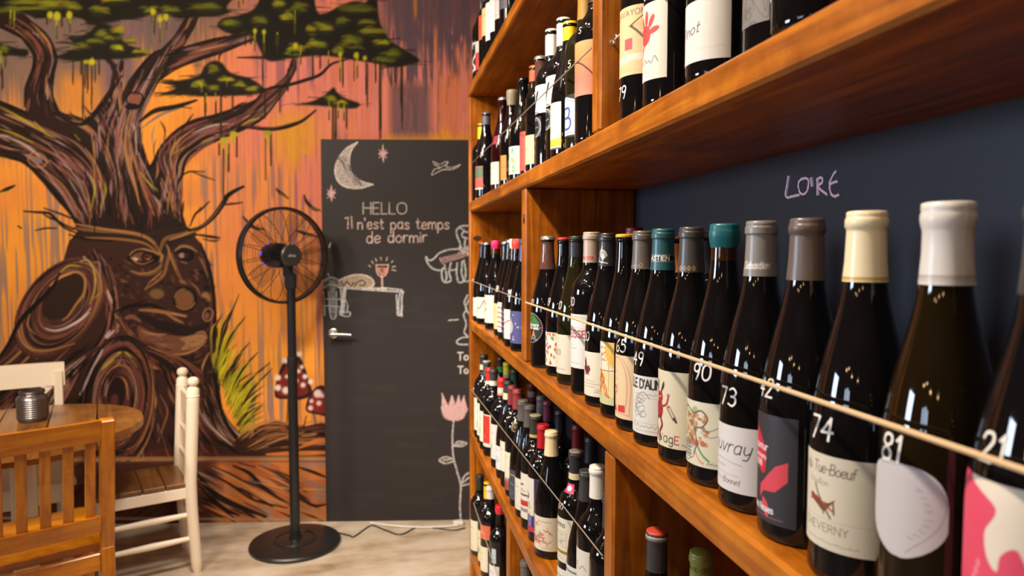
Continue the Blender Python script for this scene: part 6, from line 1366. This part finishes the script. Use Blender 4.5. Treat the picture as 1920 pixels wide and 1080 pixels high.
cord('thin cord across the upper shelf, left of its divider', (fx, 2.645, p0[2]), (fx, 1.092, p1[2]), .0012, M_WIRE, [((.345, SY1 - .0403, p0[2]), (0, -1, 0))])
q = on_y(1147, 79, DIV['B'][0])
cord('thin cord across the upper shelf, right of its divider', (q[0], DIV['B'][0] - .016, q[2]), (fx - .002, -.1, q[2] - .02), .0015, M_TWINE, [((q[0], DIV['B'][0] + .0003, q[2]), (0, -1, 0))])
p0, p1 = lvl(887, 736), lvl(1155, 1072)
cord('slack grey cord across the bottles of the lower shelf', (fx, 2.645, p0[2]), (fx, 1.016, p1[2] - .004), .0011, M_WIRE, [((.345, SY1 - .0403, p0[2]), (0, -1, 0))])
p0 = lvl(888, 942)
cord('grey cord across the bottom shelf bottles', (fx, 2.645, p0[2]), (fx, 1.878, p0[2] - .03), .0014, M_WIRE, [((.345, SY1 - .0403, p0[2]), (0, -1, 0))])
p0, p1 = lvl(889, 528), lvl(975, 561)
cord('thin cord across the far compartment of the eye-level shelf', (fx, 2.645, p0[2]), (fx, 1.666, p1[2]), .0014, M_WIRE, [((.345, SY1 - .0403, p0[2]), (0, -1, 0))])

# ------------------------------------------------------------------ pedestal fan
FAN = np.array([-.435, 3.505, 0.0])
fan = thing('pedestal_fan', 'black pedestal fan standing on the floor before the orange mural', 'fan', tuple(FAN))
mb = MB(); mb.lathe([(.212, 0), (.218, .004), (.219, .014), (.214, .021), (.19, .026), (.12, .030), (.095, .031), (.09, .034), (.03, .036), (.028, .05)], 56); mb.build('base', M_BLACKMETAL, fan)
mb = MB(); t = np.linspace(0, 2 * math.pi, 44, endpoint=False); mb.tube([(.098 * math.cos(a), .098 * math.sin(a), .033) for a in t], .0035, 6, closed=True); mb.build('base_ring', mat('dark_chrome', (.12, .12, .12), .2, .9), fan)
mb = MB(); mb.lathe([(.026, .03), (.024, .06), (.023, .9), (.023, .905)], 24); mb.build('lower_pole', M_BLACKMETAL, fan)
mb = MB(); mb.lathe([(.0238, .89), (.0248, .893), (.0248, .93), (.024, .935), (.0205, .938)], 24); mb.build('height_collar', M_BLACK, fan)
mb = MB(); mb.lathe([(.0205, .93), (.0205, 1.31), (.020, 1.315)], 24); mb.build('upper_pole', M_BLACKMETAL, fan)
mb = MB(); mb.box((-.026, -.024, 1.27), (.024, .024, 1.345), .006); mb.box((-.034, -.02, 1.33), (.008, .02, 1.40), .006); mb.build('tilt_bracket', M_BLACK, fan)
HC = np.array([-.030, 0.0, 1.432]); fyaw = math.radians(37)
fa = np.array([math.sin(fyaw), -math.cos(fyaw), -.0]); fa /= np.linalg.norm(fa)
fs = np.array([math.cos(fyaw), math.sin(fyaw), 0.0]); fz = np.array([0, 0, 1.0])
def fx_(p): return HC + fs * p[0] + fz * p[1] + fa * p[2]
RF = .226
mb = MB(); t = np.linspace(0, 2 * math.pi, 72, endpoint=False)
prof = [(RF + .004, -.024), (RF + .009, -.014), (RF + .009, .014), (RF + .004, .024), (RF - .004, .022), (RF - .005, -.022)]
V, F = [], []
for a in t:
    for r_, z_ in prof: V.append(fx_((r_ * math.cos(a), r_ * math.sin(a), z_)))
k = len(prof)
for i in range(72):
    for j in range(k): F.append((i * k + j, ((i + 1) % 72) * k + j, ((i + 1) % 72) * k + (j + 1) % k, i * k + (j + 1) % k))
mb.add(V, F); mb.build('guard_rim', M_BLACKMETAL, fan)
M_GUARD = mat('black_wire', (.010, .009, .009), .55, spec=.25)
def guard(sign, depth, r0):
    mb = MB()
    prof = lambda r: sign * (.012 + depth * (1 - ((r - r0) / (RF - r0)) ** 2.2) ** .5 if r < RF else .012)
    for i in range(16):
        a = 2 * math.pi * i / 16 + .1; rr = np.linspace(r0, RF, 9)
        mb.tube([fx_((r * math.cos(a + .3 * (r - r0)), r * math.sin(a + .3 * (r - r0)), prof(r))) for r in rr], .0015, 5)
    for r in np.linspace(r0 + .012, RF - .008, 15):
        mb.tube([fx_((r * math.cos(a), r * math.sin(a), prof(r))) for a in np.linspace(0, 2 * math.pi, 48, endpoint=False)], .0007, 3, closed=True)
    return mb
guard(1, .055, .05).build('front_guard', M_GUARD, fan); guard(-1, .05, .06).build('rear_guard', M_GUARD, fan)
mb = MB(); mb.lathe([(.0, .078), (.048, .077), (.053, .072), (.053, .058), (.048, .05), (0, .05)][::-1], 36, axis=fx_)
hub = mb.build('hub_cap', mat('grey_black_plastic', (.03, .028, .028), .35), fan)
mb = MB()
for s in text_strokes('altise', -.021, -.006, .013, gap=.2)[0]:
    for i in range(len(s) - 1):
        a, b = s[i], s[i + 1]; d = (b - a) / (np.hypot(*(b - a)) + 1e-9); nn = np.array([-d[1], d[0]]) * .0011
        mb.add([fx_((*p, .0786)) for p in (a - nn, a + nn, b + nn, b - nn)], [(0, 1, 2, 3)], False)
mb.build('maker_lettering', mat('silver_print', rgb(170, 170, 170), .4), hub)
mb = MB(); mb.lathe([(.0, -.02), (.056, -.025), (.062, -.04), (.062, -.10), (.056, -.135), (.04, -.15), (0, -.152)], 36, axis=fx_)
mot = mb.build('motor_housing', M_BLACK, fan)
M_LED = mat('blue_led', (.02, .02, .2), .3); N, L, B = nodes(M_LED); B.inputs['Emission Color'].default_value = (.12, .10, 1, 1); B.inputs['Emission Strength'].default_value = 2.2
mb = MB()
for a0 in (100, 160, 215, 265):
    mb.tube([fx_((.0605 * math.cos(math.radians(a0 + q)), .0605 * math.sin(math.radians(a0 + q)), -.112)) for q in range(0, 22, 4)], .0028, 6)
mb.build('indicator_light', M_LED, mot)
M_BLADE = mat('smoked_blade', (.05, .035, .03), .25, alpha=.16)
for i in range(5):
    mb = MB(); a0 = 2 * math.pi * i / 5; V, F = [], []
    for j in range(9):
        r = .05 + (.205 - .05) * j / 8
        for q in (-1, 1): 
            w_ = .20 + .12 * math.sin(math.pi * j / 8)
            V.append(fx_((r * math.cos(a0 + q * w_), r * math.sin(a0 + q * w_), .02 + q * .012)))
    for j in range(8): F.append((2 * j, 2 * j + 1, 2 * j + 3, 2 * j + 2))
    n_ = len(V); V += [np.array(v) - fa * .0015 for v in V]; F += [tuple(x + n_ for x in f[::-1]) for f in F[:8]]
    mb.add(V, F); mb.build('blade', M_BLADE, fan)

# ------------------------------------------------------------------ cables on the floor
def floor_run(pts, z=.004):
    P = [on_z(x, y, z) for x, y in pts]; return smooth(P, 8)
mb = MB(); mb.tube(floor_run([(630, 998), (655, 1004), (664, 1006), (690, 988), (702, 986), (728, 996), (752, 1002), (784, 988), (815, 990), (850, 994), (872, 990)]), .0035, 6)
tag(mb.build('power_cord', M_BLACK), 'thin black fan cord zigzagging over the floor below the door', 'cable')
P = floor_run([(368, 972), (420, 974), (470, 969), (520, 972), (548, 968)], .006); mb = MB(); mb.tube(P, .006, 8)
tag(mb.build('extension_cable', mat('white_cable', rgb(214, 206, 196), .5)), 'white cable lying along the foot of the mural', 'cable')
pl = thing('extension_lead', 'white lead with a plug lying below the door beside the rack', 'cable', tuple(on_z(860, 984, 0)))
bs = np.array(pl.location)
mb = MB(); mb.tube(np.array(floor_run([(694, 980), (720, 984), (770, 988), (820, 988), (858, 985)], .007)) - bs, .0055, 8); mb.build('lead', bpy.data.materials['white_cable'], pl)
mb = MB(); mb.box((-.03, -.02, 0), (.025, .02, .022), .006); mb.build('plug_socket', bpy.data.materials['white_cable'], pl)

# ------------------------------------------------------------------ furniture
M_HONEY = wood('honey_varnished_timber', rgb(132, 70, 3), rgb(184, 106, 5), rgb(216, 142, 18), 'Z', .3, .5, scale=.8)
M_HONEYX = wood('honey_varnished_rail', rgb(132, 70, 3), rgb(184, 106, 5), rgb(216, 142, 18), 'X', .3, .5, scale=.8)
M_WHITE = mat('cream_white_paint', rgb(240, 222, 198), .5, coat=.1)
M_PLANK = wood('brown_plank', rgb(76, 44, 18), rgb(118, 74, 34), rgb(150, 100, 50), 'X', .35, .3, scale=.6)
M_TABLE = wood('table_plank', rgb(96, 56, 20), rgb(146, 94, 40), rgb(180, 124, 62), 'Y', .3, .35, scale=.5)
def local(o, d):   # things are modelled facing +y and turned
    return math.atan2(d[1], d[0]) - math.pi / 2

# honey-coloured slat-back chair in front (we look at its back)
fd = np.array([-.50, .87])
ch = thing('slat_back_chair', 'honey-brown slat-back chair in the foreground, its back to the viewer', 'chair', (-1.092, 2.392, 0), local(0, fd))
W2 = .205
mk = lambda nm, f, m: f(MB()).build(nm, m, ch)
def post(sx):
    mb = MB(); mb.bar((sx * W2, 0, 0), (sx * W2, .02, .46), .042, .036, (0, 1, 0), .004); mb.bar((sx * W2, .02, .455), (sx * W2, -.05, .905), .042, .034, (0, 1, 0), .004); return mb
for sx in (-1, 1): post(sx).build('back_post', M_HONEY, ch)
def bow_rail(z0, z1, y, th=.022, bow=.018):
    mb = MB(); n = 12
    xs = np.linspace(-W2 + .02, W2 - .02, n + 1); V, F = [], []
    for x in xs:
        yy = y - bow * (1 - (x / W2) ** 2); lean = .022 if z0 > .8 else 0
        V += [(x, yy + lean * 0, z0), (x, yy - .012 * (z1 - z0) / .08, z1), (x, yy + th - .012 * (z1 - z0) / .08, z1), (x, yy + th, z0)]
    for i in range(n):
        for j in range(4): F.append((i * 4 + j, i * 4 + (j + 1) % 4, i * 4 + 4 + (j + 1) % 4, i * 4 + 4 + j))
    F += [(3, 2, 1, 0), tuple(n * 4 + j for j in range(4))]
    return mb.add(V, F, False)
bow_rail(.835, .905, -.052).build('top_rail', M_HONEYX, ch)
bow_rail(.520, .575, -.006).build('lower_back_rail', M_HONEYX, ch)
for k in range(6):
    x = -.155 + k * .062; y0 = -.006 + .01 - .018 * (1 - (x / W2) ** 2); y1 = -.05 + .008 - .018 * (1 - (x / W2) ** 2)
    MB().bar((x, y0, .57), (x, y1, .842), .030, .012, (0, 1, 0), .002).build('slat', M_HONEY, ch)
mb = MB(); mb.slab([(-.215, .03), (.215, .03), (.225, .43), (.19, .452), (-.19, .452), (-.225, .43)], .445, .47); mb.build('seat', M_HONEYX, ch)
for a, b in (((-W2 + .02, .02, .41), (W2 - .02, .02, .41)), ((-W2 + .02, .41, .41), (W2 - .02, .41, .41)), ((-W2, .04, .41), (-W2, .40, .41)), ((W2, .04, .41), (W2, .40, .41))):
    MB().bar(a, b, .06, .02, (0, 1, 0) if a[1] == b[1] else (1, 0, 0)).build('seat_apron', M_HONEYX, ch)
for sx in (-1, 1): MB().bar((sx * W2, .415, 0), (sx * W2, .415, .446), .04, .04, (0, 1, 0), .004).build('front_leg', M_HONEY, ch)
for sx in (-1, 1): MB().bar((sx * W2, .04, .18), (sx * W2, .40, .18), .03, .016, (1, 0, 0)).build('stretcher', M_HONEYX, ch)

# white chair seen side on
fd = np.array([-.92, -.39]); fd /= np.linalg.norm(fd)
ch = thing('painted_chair', 'white-painted chair with a brown plank seat, seen side-on near the fan', 'chair', (-.915, 3.42, 0), local(0, fd))
W2 = .152
def turned(x, y):   # raked back post with a ball finial
    mb = MB(); zz = [0, .02, .05, .12, .30, .42, .60, .78, .835, .845]; rr = [.017, .021, .024, .024, .025, .0265, .027, .027, .026, .019]
    dy = lambda z: -.02 * max(0, .35 - z) / .35 - .022 * max(0, z - .42) / .45
    V = [(x, y + dy(z), z) for z in zz]; mb.tube(V, rr, 18)
    top = y + dy(.86)
    mb.lathe([(.015, .842), (.015, .85), (.022, .857), (.0255, .869), (.022, .882), (.011, .890)], 18, cx=x, cy=top)
    mb.lathe([(.026, .80), (.029, .805), (.026, .81)], 18, cx=x, cy=y + dy(.805))
    return mb
for sx in (-1, 1): turned(sx * W2, 0).build('back_post', M_WHITE, ch)
for z, h in ((.745, .10), (.615, .03), (.50, .03)):
    yy = -.022 * max(0, z - .42) / .45
    MB().box((-W2, yy - .009, z - h / 2), (W2, yy + .009, z + h / 2), .003).build('back_rail', M_WHITE, ch)
mb = MB()
for i in range(4): mb.box((-.165, .012 + i * .091, .400), (.165, .100 + i * .091, .420), .003)
mb.build('plank_seat', M_PLANK, ch)
for a, b, s_ in (((-W2, 0, .372), (-W2, .34, .372), (1, 0, 0)), ((W2, 0, .372), (W2, .34, .372), (1, 0, 0)), ((-W2, .34, .372), (W2, .34, .372), (0, 1, 0)), ((-W2, .01, .372), (W2, .01, .372), (0, 1, 0))):
    MB().bar(a, b, .05, .022, s_).build('seat_rail', M_WHITE, ch)
for sx in (-1, 1):
    mb = MB(); mb.tube([(sx * W2, .345, 0), (sx * W2, .345, .03), (sx * W2, .345, .15), (sx * W2, .345, .3), (sx * W2, .345, .398)], [.015, .018, .021, .022, .022], 16); mb.build('front_leg', M_WHITE, ch)
    for z in (.155, .265):
        mb = MB(); mb.tube([(sx * W2, -.02, z + .004), (sx * W2, .16, z + .002), (sx * W2, .345, z)], [.010, .0150, .010], 12); mb.build('rung', M_WHITE, ch)
mb = MB(); mb.tube([(-W2, -.016, .23), (0, -.016, .23), (W2, -.016, .23)], [.008, .011, .008], 12); mb.build('rung', M_WHITE, ch)

# round plank table
tb = thing('round_table', 'round brown plank table on a white pedestal, behind the honey-brown chair', 'table', (-1.42, 3.05, 0))
Rt = .43; pw = .172
for i in range(5):      # six boards cut to the round
    x0, x1 = -Rt + i * pw + .003, min(-Rt + (i + 1) * pw - .003, Rt)
    xs = np.linspace(x0, x1, 14); up = [(x, math.sqrt(max(Rt * Rt - x * x, 0))) for x in xs]
    outline = [(x, -y) for x, y in up] + [(x, y) for x, y in up[::-1]]
    mb = MB(); mb.slab(outline, .722, .75); mb.build('table_board', M_TABLE, tb, rot=(0, 0, math.radians(20)))
mb = MB(); mb.lathe([(Rt - .05, .69), (Rt - .045, .69), (Rt - .045, .721), (Rt - .07, .721), (Rt - .07, .69)], 48); mb.build('apron', M_TABLE, tb)
mb = MB(); mb.bar((0, 0, .05), (0, 0, .70), .085, .085, (math.cos(.35), math.sin(.35), 0), .008); mb.build('pedestal', M_WHITE, tb)
mb = MB(); mb.slab([(.16 * math.cos(t_), .16 * math.sin(t_)) for t_ in np.linspace(0, 2 * math.pi, 28, endpoint=False)], .69, .7215); mb.build('support_plate', M_WHITE, tb)
for k in range(4):
    a = math.radians(20 + 90 * k); MB().bar((.02 * math.cos(a), .02 * math.sin(a), .035), (.25 * math.cos(a), .25 * math.sin(a), .025), .06, .05, (0, 0, 1), .008).build('foot', M_WHITE, tb)

# ribbed metal jar
p = on_z(62, 788, .75)
JS = .86
jar = thing('tealight_jar', 'small dark ribbed metal jar standing on the round table', 'jar', tuple(p))
prof = [(.052, 0), (.060, .004), (.063, .012)]
for k in range(9): z = .018 + k * .0105; prof += [(.0645, z), (.0662, z + .004), (.0640, z + .008)]
prof += [(.058, .120), (.050, .126), (.048, .130), (.051, .134), (.051, .150), (.047, .150), (.045, .130), (.052, .118), (.056, .02), (.0, .015)]
M_JAR = mat('tarnished_metal', rgb(112, 106, 106), .3, .7)
mb = MB(); mb.lathe(prof, 40, mod=lambda t, z: 1 + .012 * math.cos(20 * t)); mb.build('jar_body', M_JAR, jar)
jar.scale = (JS, JS, JS)
mb = MB(); mb.tube([(.0525 * math.cos(a), .0525 * math.sin(a), .140) for a in np.linspace(0, 2 * math.pi, 36, endpoint=False)], .002, 6, closed=True); mb.build('rim_wire', M_JAR, jar)

# white cross-back chair behind the table
fd = np.array([.43, -.90]); fd /= np.linalg.norm(fd)
ch = thing('cross_back_chair', 'white cross-back chair behind the round table, left of the tree trunk', 'chair', (-1.69, 3.53, 0), local(0, fd))
W2 = .20
for sx in (-1, 1):
    mb = MB(); mb.bar((sx * (W2 - .015), -.02, 0), (sx * (W2 - .012), 0, .44), .036, .036, (0, 1, 0), .004); mb.bar((sx * (W2 - .012), 0, .435), (sx * (W2 - .005), -.075, .875), .036, .03, (0, 1, 0), .004); mb.build('back_post', M_WHITE, ch)
mb = MB(); n = 12; V, F = [], []
for i in range(n + 1):
    x = -W2 - .02 + (2 * W2 + .04) * i / n; b_ = -.085 - .02 * (1 - (x / W2) ** 2)
    V += [(x, b_, .805), (x, b_ - .012, .915), (x, b_ + .012, .915), (x, b_ + .024, .805)]
for i in range(n):
    for j in range(4): F.append((i * 4 + j, i * 4 + (j + 1) % 4, i * 4 + 4 + (j + 1) % 4, i * 4 + 4 + j))
F += [(3, 2, 1, 0), tuple(n * 4 + j for j in range(4))]
mb.add(V, F, False); mb.build('crest_rail', M_WHITE, ch)
for sx in (-1, 1): MB().bar((sx * -.165, -.012 + sx * .004, .50), (sx * .165, -.078 + sx * .004, .815), .038, .012, (0, 1, 0)).build('cross_brace', M_WHITE, ch)
mb = MB(); mb.slab([(-.20, -.01), (.20, -.01), (.225, .38), (.19, .41), (-.19, .41), (-.225, .38)], .435, .46); mb.build('seat', M_WHITE, ch)
for a, b, s_ in (((-.17, .37, .40), (.17, .37, .40), (0, 1, 0)), ((-.185, .02, .40), (-.185, .36, .40), (1, 0, 0)), ((.185, .02, .40), (.185, .36, .40), (1, 0, 0)), ((-.17, .01, .40), (.17, .01, .40), (0, 1, 0))):
    MB().bar(a, b, .065, .02, s_).build('seat_rail', M_WHITE, ch)
for sx in (-1, 1): MB().bar((sx * .185, .365, 0), (sx * .185, .365, .436), .038, .038, (0, 1, 0), .004).build('front_leg', M_WHITE, ch)
for sx in (-1, 1): MB().bar((sx * .185, .0, .17), (sx * .185, .35, .17), .026, .016, (1, 0, 0)).build('stretcher', M_WHITE, ch)
